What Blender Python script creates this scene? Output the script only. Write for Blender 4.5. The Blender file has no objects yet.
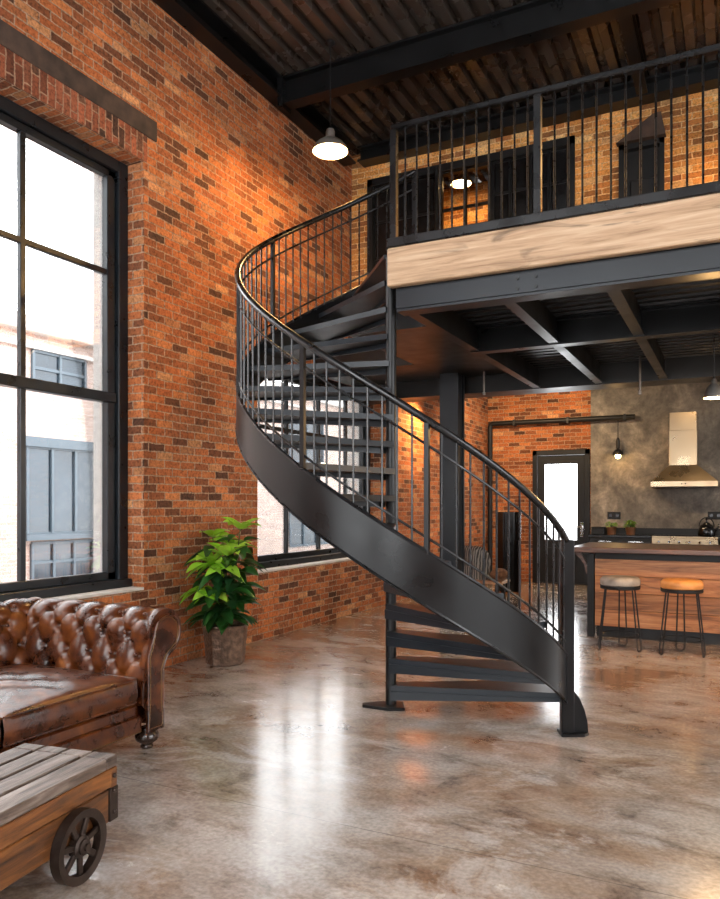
import bpy, bmesh, math, random
from mathutils import Vector, Matrix
import numpy as np
from numpy.polynomial import chebyshev as cheb
random.seed(7)
PI = math.pi
sc = bpy.context.scene
COL = sc.collection

# ------------------------------------------------------------------ camera
FPX, CX, HY, EYE = 749.0, 360.0, 505.0, 1.55
YAW = math.atan2(735 - 360, FPX)
ca, sa = math.cos(YAW), math.sin(YAW)
RT = Vector((ca, sa, 0)); FW = Vector((-sa, ca, 0)); EYEV = Vector((0, 0, EYE))
cam = bpy.data.cameras.new('camera'); camo = bpy.data.objects.new('camera', cam); COL.objects.link(camo)
camo.location = EYEV; camo.rotation_euler = (PI / 2, 0, YAW)
cam.sensor_width = 36; cam.lens = FPX / 899 * 36; cam.shift_y = (HY - 449.5) / 899
cam.clip_start = .05; cam.clip_end = 300
sc.camera = camo

def at(axis, val, x, y):
    """point of the photograph on the plane axis=val"""
    r = FW + RT * ((x - CX) / FPX) + Vector((0, 0, 1)) * ((HY - y) / FPX)
    return EYEV + r * ((val - EYEV[axis]) / r[axis])

# ------------------------------------------------------------------ object helpers
def tag(o, label=None, cat=None, group=None, kind=None):
    if label: o['label'] = label
    if cat: o['category'] = cat
    if group: o['group'] = group
    if kind: o['kind'] = kind
    return o

def thing(name, label, cat, loc=(0, 0, 0), rz=0.0, group=None, kind=None):
    o = bpy.data.objects.new(name, None); COL.objects.link(o)
    o.empty_display_size = .1
    o.location = loc; o.rotation_euler = (0, 0, rz)
    return tag(o, label, cat, group, kind)

def copy_thing(o, loc, rz=None, label=None):
    r = o.copy(); COL.objects.link(r); r.location = loc
    if rz is not None: r.rotation_euler = (0, 0, rz)
    if label: r['label'] = label
    for ch in list(o.children):
        c = ch.copy(); COL.objects.link(c); c.parent = r
        for g in list(ch.children):
            d = g.copy(); COL.objects.link(d); d.parent = c
    return r

def root_of(o):
    p = Vector((0, 0, 0))
    while o is not None:
        p = p + Vector(o.location); o = o.parent
    return p

class MB:
    def __init__(s): s.bm = bmesh.new()
    def _bev(s, verts, b, seg=1):
        es = set()
        for v in verts:
            for e in v.link_edges: es.add(e)
        bmesh.ops.bevel(s.bm, geom=list(es), offset=b, segments=seg, affect='EDGES', profile=.5, clamp_overlap=True)
    def hexa(s, pts, bev=0, seg=1):
        v = [s.bm.verts.new(p) for p in pts]
        for f in ((0, 3, 2, 1), (4, 5, 6, 7), (0, 1, 5, 4), (1, 2, 6, 5), (2, 3, 7, 6), (3, 0, 4, 7)):
            s.bm.faces.new([v[i] for i in f])
        if bev: s._bev(v, bev, seg)
        return s
    def box(s, x0, x1, y0, y1, z0, z1, bev=0, seg=1):
        return s.hexa([(x0, y0, z0), (x1, y0, z0), (x1, y1, z0), (x0, y1, z0), (x0, y0, z1), (x1, y0, z1), (x1, y1, z1), (x0, y1, z1)], bev, seg)
    def bar(s, a, b, w, h, up=(0, 0, 1), bev=0):
        a = Vector(a); b = Vector(b); d = (b - a).normalized(); up = Vector(up)
        if abs(d.dot(up)) > .98: up = Vector((0, 1, 0))
        sd = d.cross(up).normalized(); u = sd.cross(d).normalized()
        P = []
        for q in (a, b):
            P += [q - sd * w / 2 - u * h / 2, q + sd * w / 2 - u * h / 2, q + sd * w / 2 + u * h / 2, q - sd * w / 2 + u * h / 2]
        return s.hexa(P, bev)
    def tube(s, pts, r, n=10, closed=False):
        pts = [Vector(p) for p in pts]; m = len(pts); rings = []
        rr = r if isinstance(r, (list, tuple)) else [r] * m
        prev = None
        for i, p in enumerate(pts):
            if closed: d = pts[(i + 1) % m] - pts[i - 1]
            else: d = pts[min(i + 1, m - 1)] - pts[max(i - 1, 0)]
            d.normalize()
            if prev is None:
                u = Vector((0, 0, 1)) if abs(d.z) < .9 else Vector((1, 0, 0))
            else: u = prev
            u = (u - d * u.dot(d)).normalized(); prev = u
            w = d.cross(u)
            rings.append([s.bm.verts.new(p + (u * math.cos(2 * PI * k / n) + w * math.sin(2 * PI * k / n)) * rr[i]) for k in range(n)])
        for i in range(m if closed else m - 1):
            a, b = rings[i], rings[(i + 1) % m]
            for k in range(n): s.bm.faces.new((a[k], a[(k + 1) % n], b[(k + 1) % n], b[k]))
        if not closed:
            s.bm.faces.new(rings[0][::-1]); s.bm.faces.new(rings[-1])
        return s
    def cyl(s, a, b, r, n=16): return s.tube([a, b], r, n)
    def lathe(s, prof, c=(0, 0, 0), n=24, axis='Z', cap=True):
        c = Vector(c); rings = []
        def pt(r, h, t):
            q = (r * math.cos(t), r * math.sin(t), h)
            if axis == 'X': q = (q[2], q[0], q[1])
            if axis == 'Y': q = (q[1], q[2], q[0])
            return c + Vector(q)
        for r, h in prof:
            rings.append([s.bm.verts.new(pt(max(r, 1e-4), h, 2 * PI * k / n)) for k in range(n)])
        for a, b in zip(rings, rings[1:]):
            for k in range(n): s.bm.faces.new((a[k], a[(k + 1) % n], b[(k + 1) % n], b[k]))
        if cap:
            s.bm.faces.new(rings[0][::-1]); s.bm.faces.new(rings[-1])
        return s
    def prism(s, poly, axis, v0, v1, bev=0):
        """extrude a 2D polygon along axis"""
        def q(p, v):
            return {'X': (v, p[0], p[1]), 'Y': (p[0], v, p[1]), 'Z': (p[0], p[1], v)}[axis]
        a = [s.bm.verts.new(q(p, v0)) for p in poly]; b = [s.bm.verts.new(q(p, v1)) for p in poly]
        s.bm.faces.new(a[::-1]); s.bm.faces.new(b); n = len(poly)
        for i in range(n): s.bm.faces.new((a[i], a[(i + 1) % n], b[(i + 1) % n], b[i]))
        if bev: s._bev(a + b, bev)
        return s
    def sphere(s, c, r, n=12, sq=(1, 1, 1)):
        m = Matrix.Translation(Vector(c)) @ Matrix.Diagonal((sq[0], sq[1], sq[2], 1))
        bmesh.ops.create_uvsphere(s.bm, u_segments=n, v_segments=max(6, n // 2 + 2), radius=r, matrix=m)
        return s
    def grid(s, rows):
        vs = [[s.bm.verts.new(p) for p in r] for r in rows]
        for a, b in zip(vs, vs[1:]):
            for k in range(len(a) - 1): s.bm.faces.new((a[k], a[k + 1], b[k + 1], b[k]))
        return s
    def cells(s, axis, v0, v1, u0, u1, w0, w1, holes):
        """a wall slab (axis = its normal) with rectangular holes (u0,u1,w0,w1)"""
        us = sorted({u0, u1, *[h[0] for h in holes], *[h[1] for h in holes]})
        ws = sorted({w0, w1, *[h[2] for h in holes], *[h[3] for h in holes]})
        us = [u for u in us if u0 <= u <= u1]; ws = [w for w in ws if w0 <= w <= w1]
        for a, b in zip(us, us[1:]):
            for c, d in zip(ws, ws[1:]):
                m, n = (a + b) / 2, (c + d) / 2
                if any(h[0] < m < h[1] and h[2] < n < h[3] for h in holes): continue
                if axis == 'X': s.box(v0, v1, a, b, c, d)
                else: s.box(a, b, v0, v1, c, d)
        bmesh.ops.remove_doubles(s.bm, verts=s.bm.verts[:], dist=1e-5)
        # drop the walls inside the slab between cells
        seen = {}
        for f in s.bm.faces:
            seen.setdefault(tuple(sorted(v.index for v in f.verts)), []).append(f)
        s.bm.verts.index_update(); seen = {}
        for f in s.bm.faces:
            seen.setdefault(tuple(sorted(v.index for v in f.verts)), []).append(f)
        bmesh.ops.delete(s.bm, geom=[f for g in seen.values() if len(g) > 1 for f in g], context='FACES_ONLY')
        return s
    def build(s, name, mat, parent=None, smooth=False, world=True, sharp=40):
        bmesh.ops.recalc_face_normals(s.bm, faces=s.bm.faces[:])
        if parent is not None and world:
            bmesh.ops.translate(s.bm, verts=s.bm.verts[:], vec=-root_of(parent))
        me = bpy.data.meshes.new(name); s.bm.to_mesh(me); s.bm.free()
        if smooth:
            me.polygons.foreach_set('use_smooth', [True] * len(me.polygons))
            try: me.set_sharp_from_angle(angle=math.radians(sharp))
            except Exception: pass
        me.materials.append(mat)
        o = bpy.data.objects.new(name, me); COL.objects.link(o)
        if parent is not None: o.parent = parent
        return o

# ------------------------------------------------------------------ materials
def new_mat(name):
    m = bpy.data.materials.new(name); m.use_nodes = True
    nt = m.node_tree; return m, nt, nt.nodes['Principled BSDF']
def N(nt, t, **kw):
    n = nt.nodes.new(t)
    for k, v in kw.items():
        if k in n.inputs: n.inputs[k].default_value = v
        else: setattr(n, k, v)
    return n
def ramp(nt, stops, interp='LINEAR'):
    r = nt.nodes.new('ShaderNodeValToRGB'); r.color_ramp.interpolation = interp
    el = r.color_ramp.elements
    while len(el) < len(stops): el.new(.5)
    for e, (p, c) in zip(el, stops):
        e.position = p; e.color = (c[0], c[1], c[2], 1) if not isinstance(c, (int, float)) else (c, c, c, 1)
    return r
def srgb(r, g, b):
    f = lambda c: (c / 255 / 12.92) if c / 255 <= .04045 else ((c / 255 + .055) / 1.055) ** 2.4
    return (f(r), f(g), f(b))
def mixc(nt, fac, a, b, blend='MIX'):
    m = nt.nodes.new('ShaderNodeMix'); m.data_type = 'RGBA'; m.blend_type = blend
    for s, v in ((m.inputs[0], fac), (m.inputs[6], a), (m.inputs[7], b)):
        if hasattr(v, 'links') or hasattr(v, 'is_linked'): nt.links.new(v, s)
        elif isinstance(v, (int, float)): s.default_value = v
        else: s.default_value = (v[0], v[1], v[2], 1)
    return m.outputs[2]
def math_(nt, op, a, b=None):
    m = nt.nodes.new('ShaderNodeMath'); m.operation = op
    for i, v in enumerate((a, b)):
        if v is None: continue
        if isinstance(v, (int, float)): m.inputs[i].default_value = v
        else: nt.links.new(v, m.inputs[i])
    return m.outputs[0]
def bump(nt, b, h, strength=.3, dist=.01):
    n = N(nt, 'ShaderNodeBump', Strength=strength, Distance=dist)
    nt.links.new(h, n.inputs['Height']); nt.links.new(n.outputs[0], b.inputs['Normal'])

def plain(name, c, rough=.5, metal=0.0, var=.12, scale=8, coat=0, bumpv=0, spec=.5):
    m, nt, b = new_mat(name)
    tc = N(nt, 'ShaderNodeTexCoord'); nz = N(nt, 'ShaderNodeTexNoise', Scale=scale, Detail=5.0)
    nt.links.new(tc.outputs['Object'], nz.inputs['Vector'])
    r = ramp(nt, [(.3, [x * (1 - var) for x in c]), (.7, [min(1, x * (1 + var)) for x in c])])
    nt.links.new(nz.outputs['Fac'], r.inputs[0]); nt.links.new(r.outputs[0], b.inputs['Base Color'])
    rr = ramp(nt, [(.3, max(0, rough - .07)), (.7, min(1, rough + .07))])
    nt.links.new(nz.outputs['Fac'], rr.inputs[0]); nt.links.new(rr.outputs[0], b.inputs['Roughness'])
    b.inputs['Metallic'].default_value = metal
    b.inputs['Specular IOR Level'].default_value = spec
    if coat: b.inputs['Coat Weight'].default_value = coat; b.inputs['Coat Roughness'].default_value = .15
    if bumpv: bump(nt, b, nz.outputs['Fac'], bumpv)
    return m

def wall_coords(nt):
    """running coordinates on any wall: (along, up)"""
    g = N(nt, 'ShaderNodeNewGeometry'); sp = N(nt, 'ShaderNodeSeparateXYZ'); nt.links.new(g.outputs['Position'], sp.inputs[0])
    sn = N(nt, 'ShaderNodeSeparateXYZ'); nt.links.new(g.outputs['True Normal'], sn.inputs[0])
    ax = math_(nt, 'GREATER_THAN', math_(nt, 'ABSOLUTE', sn.outputs[0]), .7)
    az = math_(nt, 'GREATER_THAN', math_(nt, 'ABSOLUTE', sn.outputs[2]), .7)
    mu = nt.nodes.new('ShaderNodeMix'); nt.links.new(ax, mu.inputs[0]); nt.links.new(sp.outputs[0], mu.inputs[2]); nt.links.new(sp.outputs[1], mu.inputs[3])
    mv = nt.nodes.new('ShaderNodeMix'); nt.links.new(az, mv.inputs[0]); nt.links.new(sp.outputs[2], mv.inputs[2]); nt.links.new(sp.outputs[1], mv.inputs[3])
    c = N(nt, 'ShaderNodeCombineXYZ'); nt.links.new(mu.outputs[0], c.inputs[0]); nt.links.new(mv.outputs[0], c.inputs[1])
    return c.outputs[0], g.outputs['Position']

def brick_mat(name, cols, mortar, bw=.222, rh=.076, ms=.0085, swap=False, blotch=.35):
    m, nt, b = new_mat(name)
    v, pos = wall_coords(nt)
    if swap:
        sp = N(nt, 'ShaderNodeSeparateXYZ'); nt.links.new(v, sp.inputs[0]); c = N(nt, 'ShaderNodeCombineXYZ')
        nt.links.new(sp.outputs[1], c.inputs[0]); nt.links.new(sp.outputs[0], c.inputs[1]); v = c.outputs[0]
    wob = N(nt, 'ShaderNodeTexNoise', Scale=14.0, Detail=3.0); nt.links.new(pos, wob.inputs['Vector'])
    sub = N(nt, 'ShaderNodeVectorMath', operation='SUBTRACT'); nt.links.new(wob.outputs['Color'], sub.inputs[0]); sub.inputs[1].default_value = (.5, .5, .5)
    scl = N(nt, 'ShaderNodeVectorMath', operation='SCALE'); nt.links.new(sub.outputs[0], scl.inputs[0]); scl.inputs['Scale'].default_value = .022
    add = N(nt, 'ShaderNodeVectorMath', operation='ADD'); nt.links.new(v, add.inputs[0]); nt.links.new(scl.outputs[0], add.inputs[1])
    br = N(nt, 'ShaderNodeTexBrick'); nt.links.new(add.outputs[0], br.inputs['Vector'])
    br.inputs['Scale'].default_value = 1; br.inputs['Brick Width'].default_value = bw; br.inputs['Row Height'].default_value = rh
    br.inputs['Mortar Size'].default_value = ms; br.inputs['Mortar Smooth'].default_value = .6; br.inputs['Bias'].default_value = 0
    br.inputs['Color1'].default_value = (0, 0, 0, 1); br.inputs['Color2'].default_value = (1, 1, 1, 1); br.inputs['Mortar'].default_value = (.5, .5, .5, 1)
    n = len(cols)
    r = ramp(nt, [(i / (n - 1), c) for i, c in enumerate(cols)]); nt.links.new(br.outputs['Color'], r.inputs[0])
    fine = N(nt, 'ShaderNodeTexNoise', Scale=38.0, Detail=6.0, Roughness=.7); nt.links.new(pos, fine.inputs['Vector'])
    big = N(nt, 'ShaderNodeTexNoise', Scale=1.3, Detail=4.0); nt.links.new(pos, big.inputs['Vector'])
    fr = ramp(nt, [(.32, .34), (.48, .92), (.7, 1.4)]); nt.links.new(fine.outputs['Fac'], fr.inputs[0])
    bg = ramp(nt, [(.35, 1 - blotch), (.65, 1.12)]); nt.links.new(big.outputs['Fac'], bg.inputs[0])
    c1 = mixc(nt, 1.0, r.outputs[0], fr.outputs[0], 'MULTIPLY'); c1 = mixc(nt, 1.0, c1, bg.outputs[0], 'MULTIPLY')
    mo = mixc(nt, 1.0, mortar, fr.outputs[0], 'MULTIPLY')
    fac = math_(nt, 'MULTIPLY', br.outputs['Fac'], .92)
    nt.links.new(mixc(nt, fac, c1, mo), b.inputs['Base Color'])
    b.inputs['Roughness'].default_value = .85; b.inputs['Specular IOR Level'].default_value = .25
    h = math_(nt, 'SUBTRACT', math_(nt, 'MULTIPLY', fine.outputs['Fac'], .5), br.outputs['Fac'])
    bump(nt, b, h, .7, .008)
    return m

def wood_mat(name, dark, mid, light, axis='X', scale=1.0, rough=.55, knots=True, island=.35, bumpv=.25, stretch=14):
    m, nt, b = new_mat(name)
    tc = N(nt, 'ShaderNodeTexCoord'); g = N(nt, 'ShaderNodeNewGeometry')
    off = N(nt, 'ShaderNodeVectorMath', operation='SCALE'); cmb = N(nt, 'ShaderNodeCombineXYZ')
    for i in range(3): nt.links.new(g.outputs['Random Per Island'], cmb.inputs[i])
    nt.links.new(cmb.outputs[0], off.inputs[0]); off.inputs['Scale'].default_value = 17.0
    add = N(nt, 'ShaderNodeVectorMath', operation='ADD'); nt.links.new(tc.outputs['Object'], add.inputs[0]); nt.links.new(off.outputs[0], add.inputs[1])
    mp = N(nt, 'ShaderNodeMapping'); s = {'X': (1, stretch, stretch), 'Y': (stretch, 1, stretch), 'Z': (stretch, stretch, 1)}[axis]
    mp.inputs['Scale'].default_value = [x * scale for x in s]; nt.links.new(add.outputs[0], mp.inputs['Vector'])
    n1 = N(nt, 'ShaderNodeTexNoise', Scale=1.6, Detail=8.0, Roughness=.65, Distortion=.8); nt.links.new(mp.outputs[0], n1.inputs['Vector'])
    r = ramp(nt, [(.3, dark), (.48, mid), (.7, light)]); nt.links.new(n1.outputs['Fac'], r.inputs[0])
    col = r.outputs[0]
    if knots:
        mp2 = N(nt, 'ShaderNodeMapping'); s2 = {'X': (1.2, 5, 5), 'Y': (5, 1.2, 5), 'Z': (5, 5, 1.2)}[axis]
        mp2.inputs['Scale'].default_value = [x * scale for x in s2]; nt.links.new(add.outputs[0], mp2.inputs['Vector'])
        n2 = N(nt, 'ShaderNodeTexNoise', Scale=1.4, Detail=4.0, Distortion=1.5); nt.links.new(mp2.outputs[0], n2.inputs['Vector'])
        k = ramp(nt, [(.60, 1.0), (.70, .5), (.78, .3)]); nt.links.new(n2.outputs['Fac'], k.inputs[0])
        col = mixc(nt, 1.0, col, k.outputs[0], 'MULTIPLY')
    ri = ramp(nt, [(0, 1 - island), (1, 1 + island * .6)]); nt.links.new(g.outputs['Random Per Island'], ri.inputs[0])
    col = mixc(nt, 1.0, col, ri.outputs[0], 'MULTIPLY')
    nt.links.new(col, b.inputs['Base Color']); b.inputs['Roughness'].default_value = rough
    bump(nt, b, n1.outputs['Fac'], bumpv, .006)
    return m

def emit(name, c, s):
    m = bpy.data.materials.new(name); m.use_nodes = True; nt = m.node_tree; nt.nodes.clear()
    e = N(nt, 'ShaderNodeEmission'); e.inputs[0].default_value = (*c, 1); e.inputs[1].default_value = s
    o = N(nt, 'ShaderNodeOutputMaterial'); nt.links.new(e.outputs[0], o.inputs[0]); return m

def glass_mat(name, tint=(1, 1, 1), refl=.12):
    m = bpy.data.materials.new(name); m.use_nodes = True; nt = m.node_tree; nt.nodes.clear()
    t = N(nt, 'ShaderNodeBsdfTransparent'); t.inputs[0].default_value = (*tint, 1)
    g = N(nt, 'ShaderNodeBsdfGlossy'); g.inputs['Roughness'].default_value = .02
    lw = N(nt, 'ShaderNodeFresnel', IOR=1.45); mx = N(nt, 'ShaderNodeMixShader')
    f = math_(nt, 'MULTIPLY', lw.outputs[0], refl * 6)
    nt.links.new(f, mx.inputs[0]); nt.links.new(t.outputs[0], mx.inputs[1]); nt.links.new(g.outputs[0], mx.inputs[2])
    o = N(nt, 'ShaderNodeOutputMaterial'); nt.links.new(mx.outputs[0], o.inputs[0]); return m

def concrete_floor():
    m, nt, b = new_mat('polished_concrete')
    g = N(nt, 'ShaderNodeNewGeometry'); pos = g.outputs['Position']
    mp = N(nt, 'ShaderNodeMapping'); mp.inputs['Rotation'].default_value = (0, 0, .5); mp.inputs['Scale'].default_value = (.9, 1.25, 1); nt.links.new(pos, mp.inputs['Vector'])
    a = N(nt, 'ShaderNodeTexNoise', Scale=.75, Detail=7.0, Roughness=.6, Distortion=.25); nt.links.new(mp.outputs[0], a.inputs['Vector'])
    c = N(nt, 'ShaderNodeTexNoise', Scale=2.6, Detail=10.0, Roughness=.72, Distortion=.35); nt.links.new(mp.outputs[0], c.inputs['Vector'])
    e = N(nt, 'ShaderNodeTexNoise', Scale=1.5, Detail=10.0, Roughness=.7, Distortion=.5); e.inputs['Vector'].default_value = (0, 0, 0)
    mp3 = N(nt, 'ShaderNodeMapping'); mp3.inputs['Location'].default_value = (7.3, 2.1, 4.0); mp3.inputs['Scale'].default_value = (.9, 1.3, 1); nt.links.new(pos, mp3.inputs['Vector']); nt.links.new(mp3.outputs[0], e.inputs['Vector'])
    d = N(nt, 'ShaderNodeTexNoise', Scale=45.0, Detail=4.0); nt.links.new(pos, d.inputs['Vector'])
    r1 = ramp(nt, [(.34, srgb(142, 106, 78)), (.43, srgb(168, 144, 124)), (.54, srgb(184, 172, 162)), (.68, srgb(196, 190, 184))]); nt.links.new(a.outputs['Fac'], r1.inputs[0])
    r2 = ramp(nt, [(.34, srgb(134, 126, 120)), (.44, srgb(218, 212, 208)), (.55, (1, 1, 1)), (.72, (1.0, 1.0, 1.0))]); nt.links.new(c.outputs['Fac'], r2.inputs[0])
    col = mixc(nt, .8, r1.outputs[0], r2.outputs[0], 'MULTIPLY')
    re = ramp(nt, [(.52, 0.0), (.60, .75), (.72, 1.0)]); nt.links.new(e.outputs['Fac'], re.inputs[0])
    col = mixc(nt, math_(nt, 'MULTIPLY', re.outputs[0], .7), col, srgb(214, 204, 196))
    r3 = ramp(nt, [(.35, .74), (.65, 1.0)]); nt.links.new(d.outputs['Fac'], r3.inputs[0])
    col = mixc(nt, 1.0, col, r3.outputs[0], 'MULTIPLY')
    # saw cuts across the slab
    sp = N(nt, 'ShaderNodeSeparateXYZ'); nt.links.new(pos, sp.inputs[0])
    cut = math_(nt, 'LESS_THAN', math_(nt, 'ABSOLUTE', math_(nt, 'SUBTRACT', math_(nt, 'FRACT', math_(nt, 'ADD', math_(nt, 'MULTIPLY', sp.outputs[1], .34), .4086)), .5)), .0011)
    col = mixc(nt, math_(nt, 'MULTIPLY', cut, .55), col, (.08, .07, .06))
    nt.links.new(col, b.inputs['Base Color'])
    rr = ramp(nt, [(.3, .14), (.5, .19), (.7, .30)]); nt.links.new(c.outputs['Fac'], rr.inputs[0]); nt.links.new(rr.outputs[0], b.inputs['Roughness'])
    b.inputs['Specular IOR Level'].default_value = .6; b.inputs['Coat Weight'].default_value = .5; b.inputs['Coat Roughness'].default_value = .13
    hh = math_(nt, 'ADD', math_(nt, 'MULTIPLY', c.outputs['Fac'], .8), math_(nt, 'MULTIPLY', d.outputs['Fac'], .12))
    bump(nt, b, hh, .06, .012)
    return m

def plaster_wall():
    m, nt, b = new_mat('raw_concrete_wall')
    g = N(nt, 'ShaderNodeNewGeometry'); pos = g.outputs['Position']
    a = N(nt, 'ShaderNodeTexNoise', Scale=1.6, Detail=9.0, Roughness=.65, Distortion=.6); nt.links.new(pos, a.inputs['Vector'])
    c = N(nt, 'ShaderNodeTexNoise', Scale=7.0, Detail=7.0, Roughness=.7); nt.links.new(pos, c.inputs['Vector'])
    r = ramp(nt, [(.32, srgb(70, 64, 58)), (.48, srgb(100, 93, 85)), (.58, srgb(124, 115, 104)), (.68, srgb(160, 148, 134))]); nt.links.new(a.outputs['Fac'], r.inputs[0])
    r2 = ramp(nt, [(.32, .6), (.55, 1.05), (.7, 1.4)]); nt.links.new(c.outputs['Fac'], r2.inputs[0])
    nt.links.new(mixc(nt, 1.0, r.outputs[0], r2.outputs[0], 'MULTIPLY'), b.inputs['Base Color'])
    b.inputs['Roughness'].default_value = .62; bump(nt, b, c.outputs['Fac'], .25, .01)
    return m

def leather_mat():
    m, nt, b = new_mat('brown_leather')
    tc = N(nt, 'ShaderNodeTexCoord'); o = tc.outputs['Object']
    a = N(nt, 'ShaderNodeTexNoise', Scale=6.0, Detail=7.0, Roughness=.6, Distortion=.3); nt.links.new(o, a.inputs['Vector'])
    r = ramp(nt, [(.28, srgb(22, 8, 3)), (.48, srgb(66, 29, 10)), (.62, srgb(100, 51, 18)), (.78, srgb(140, 82, 34))]); nt.links.new(a.outputs['Fac'], r.inputs[0])
    nt.links.new(r.outputs[0], b.inputs['Base Color'])
    v = N(nt, 'ShaderNodeTexVoronoi', Scale=170.0); nt.links.new(o, v.inputs['Vector'])
    w = N(nt, 'ShaderNodeTexNoise', Scale=16.0, Detail=4.0, Distortion=2.0); nt.links.new(o, w.inputs['Vector'])
    rr = ramp(nt, [(.3, .22), (.7, .36)]); nt.links.new(a.outputs['Fac'], rr.inputs[0]); nt.links.new(rr.outputs[0], b.inputs['Roughness'])
    b.inputs['Specular IOR Level'].default_value = .5
    h = math_(nt, 'ADD', math_(nt, 'MULTIPLY', v.outputs['Distance'], .08), w.outputs['Fac'])
    bump(nt, b, h, .14, .012)
    return m

def leaf_mat(name, a, c):
    m, nt, b = new_mat(name)
    g = N(nt, 'ShaderNodeNewGeometry'); r = ramp(nt, [(0, a), (1, c)]); nt.links.new(g.outputs['Random Per Island'], r.inputs[0])
    nt.links.new(r.outputs[0], b.inputs['Base Color']); b.inputs['Roughness'].default_value = .35
    b.inputs['Subsurface Weight'].default_value = 0.0
    tr = N(nt, 'ShaderNodeBsdfTranslucent'); nt.links.new(r.outputs[0], tr.inputs[0]); mx = N(nt, 'ShaderNodeMixShader'); mx.inputs[0].default_value = .3
    nt.links.new(b.outputs[0], mx.inputs[1]); nt.links.new(tr.outputs[0], mx.inputs[2])
    nt.links.new(mx.outputs[0], nt.nodes['Material Output'].inputs[0])
    return m

def stripe_mat():
    m, nt, b = new_mat('striped_wool')
    tc = N(nt, 'ShaderNodeTexCoord'); w = N(nt, 'ShaderNodeTexWave', Scale=9.0, Distortion=2.5, Detail=2.0); w.bands_direction = 'X'
    nt.links.new(tc.outputs['Object'], w.inputs['Vector'])
    r = ramp(nt, [(.3, srgb(46, 43, 42)), (.5, srgb(92, 87, 84)), (.8, srgb(150, 144, 138))]); nt.links.new(w.outputs['Fac'], r.inputs[0])
    nt.links.new(r.outputs[0], b.inputs['Base Color']); b.inputs['Roughness'].default_value = .95
    return m

def hammered(name, c):
    m, nt, b = new_mat(name)
    tc = N(nt, 'ShaderNodeTexCoord'); v = N(nt, 'ShaderNodeTexVoronoi', Scale=42.0); nt.links.new(tc.outputs['Object'], v.inputs['Vector'])
    n = N(nt, 'ShaderNodeTexNoise', Scale=20.0, Detail=5.0); nt.links.new(tc.outputs['Object'], n.inputs['Vector'])
    r = ramp(nt, [(.3, [x * .5 for x in c]), (.55, c), (.75, [min(1, x * 1.7) for x in c])]); nt.links.new(n.outputs['Fac'], r.inputs[0])
    nt.links.new(r.outputs[0], b.inputs['Base Color']); b.inputs['Roughness'].default_value = .45; b.inputs['Metallic'].default_value = .35
    bump(nt, b, v.outputs['Distance'], .7, .01); return m

M = {}
BR = [srgb(82, 54, 40), srgb(122, 72, 46), srgb(152, 88, 52), srgb(184, 106, 60), srgb(168, 94, 52), srgb(196, 120, 70), srgb(140, 80, 50), srgb(206, 146, 98)]
M['brick'] = brick_mat('old_red_brick', BR, srgb(158, 134, 112))
M['soldier'] = brick_mat('soldier_course_brick', [srgb(60, 44, 36), srgb(128, 72, 50), srgb(160, 92, 64), srgb(96, 66, 50)], srgb(150, 122, 100), swap=True)
BL = [srgb(124, 82, 46), srgb(196, 130, 66), srgb(214, 150, 80), srgb(226, 166, 96), srgb(190, 122, 62), srgb(150, 94, 54), srgb(236, 190, 126)]
M['brick_loft'] = brick_mat('loft_brick', BL, srgb(214, 176, 128))
M['brick_pale'] = brick_mat('pale_street_brick', [srgb(172, 150, 140), srgb(184, 162, 152), srgb(190, 172, 162), srgb(176, 154, 144)], srgb(198, 188, 182), blotch=.08)
M['floor'] = concrete_floor()
M['plaster'] = plaster_wall()
M['steel'] = plain('dark_steel', (.0055, .0058, .0064), .33, .0, .25, 3, spec=.3)
M['steel_blue'] = plain('blue_black_steel', (.010, .0135, .018), .38, .0, .25, 2.5, spec=.34)
M['rail'] = plain('railing_steel', (.006, .0065, .0075), .28, .0, .2, 6, spec=.5)
M['deck'] = plain('brown_black_decking', (.056, .043, .035), .27, .1, .12, 2, spec=.7)
M['soffit'] = plain('black_soffit', (.007, .007, .0075), .4, .0, .3, 4, spec=.35)
M['winframe'] = plain('black_window_steel', (.008, .011, .014), .32, .1, .2, 6, spec=.4)
M['glass'] = glass_mat('window_glass')
M['stone'] = plain('pale_stone_sill', srgb(196, 190, 184), .6, 0, .1, 12)
M['lintel'] = plain('stained_lintel', srgb(62, 48, 40), .85, 0, .6, 7, bumpv=.3)
M['leather'] = leather_mat()
M['brass'] = plain('aged_brass', (.16, .09, .035), .4, .8, .2)
M['foot'] = plain('dark_turned_wood', (.028, .014, .009), .25, 0, .3, 10, coat=.3)
M['cart_top'] = wood_mat('weathered_cart_boards', srgb(36, 27, 23), srgb(96, 80, 70), srgb(150, 136, 126), 'Y', 1.7, .36, True, .25, .6, 9)
M['cart_side'] = wood_mat('cart_timber', srgb(40, 22, 10), srgb(100, 58, 24), srgb(146, 90, 40), 'Y', 1.5, .45, True, .25, .4, 9)
M['iron'] = plain('rusty_iron', (.040, .026, .020), .42, .6, .5, 14, bumpv=.2)
M['pale_wood'] = wood_mat('pale_fascia_timber', srgb(130, 100, 74), srgb(178, 146, 114), srgb(202, 174, 144), 'X', .9, .6, True, .1, .3, 18)
M['island_wood'] = wood_mat('island_boards', srgb(84, 48, 26), srgb(150, 96, 58), srgb(184, 130, 86), 'X', 1.0, .5, True, .25, .25)
M['counter_wood'] = wood_mat('island_top', srgb(46, 30, 24), srgb(84, 58, 46), srgb(116, 84, 66), 'X', 1.2, .28, False, .2, .15)
M['bench_wood'] = wood_mat('bench_wood', srgb(120, 84, 58), srgb(170, 128, 96), srgb(200, 160, 124), 'X', 1.2, .5, False, .2, .2)
M['tan_leather'] = plain('tan_leather_seat', srgb(198, 132, 70), .45, 0, .25, 9)
M['grey_leather'] = plain('grey_worn_seat', srgb(142, 132, 122), .5, 0, .45, 9)
M['steel_brushed'] = plain('brushed_steel', (.42, .32, .21), .3, .95, .02, 3)
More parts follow.
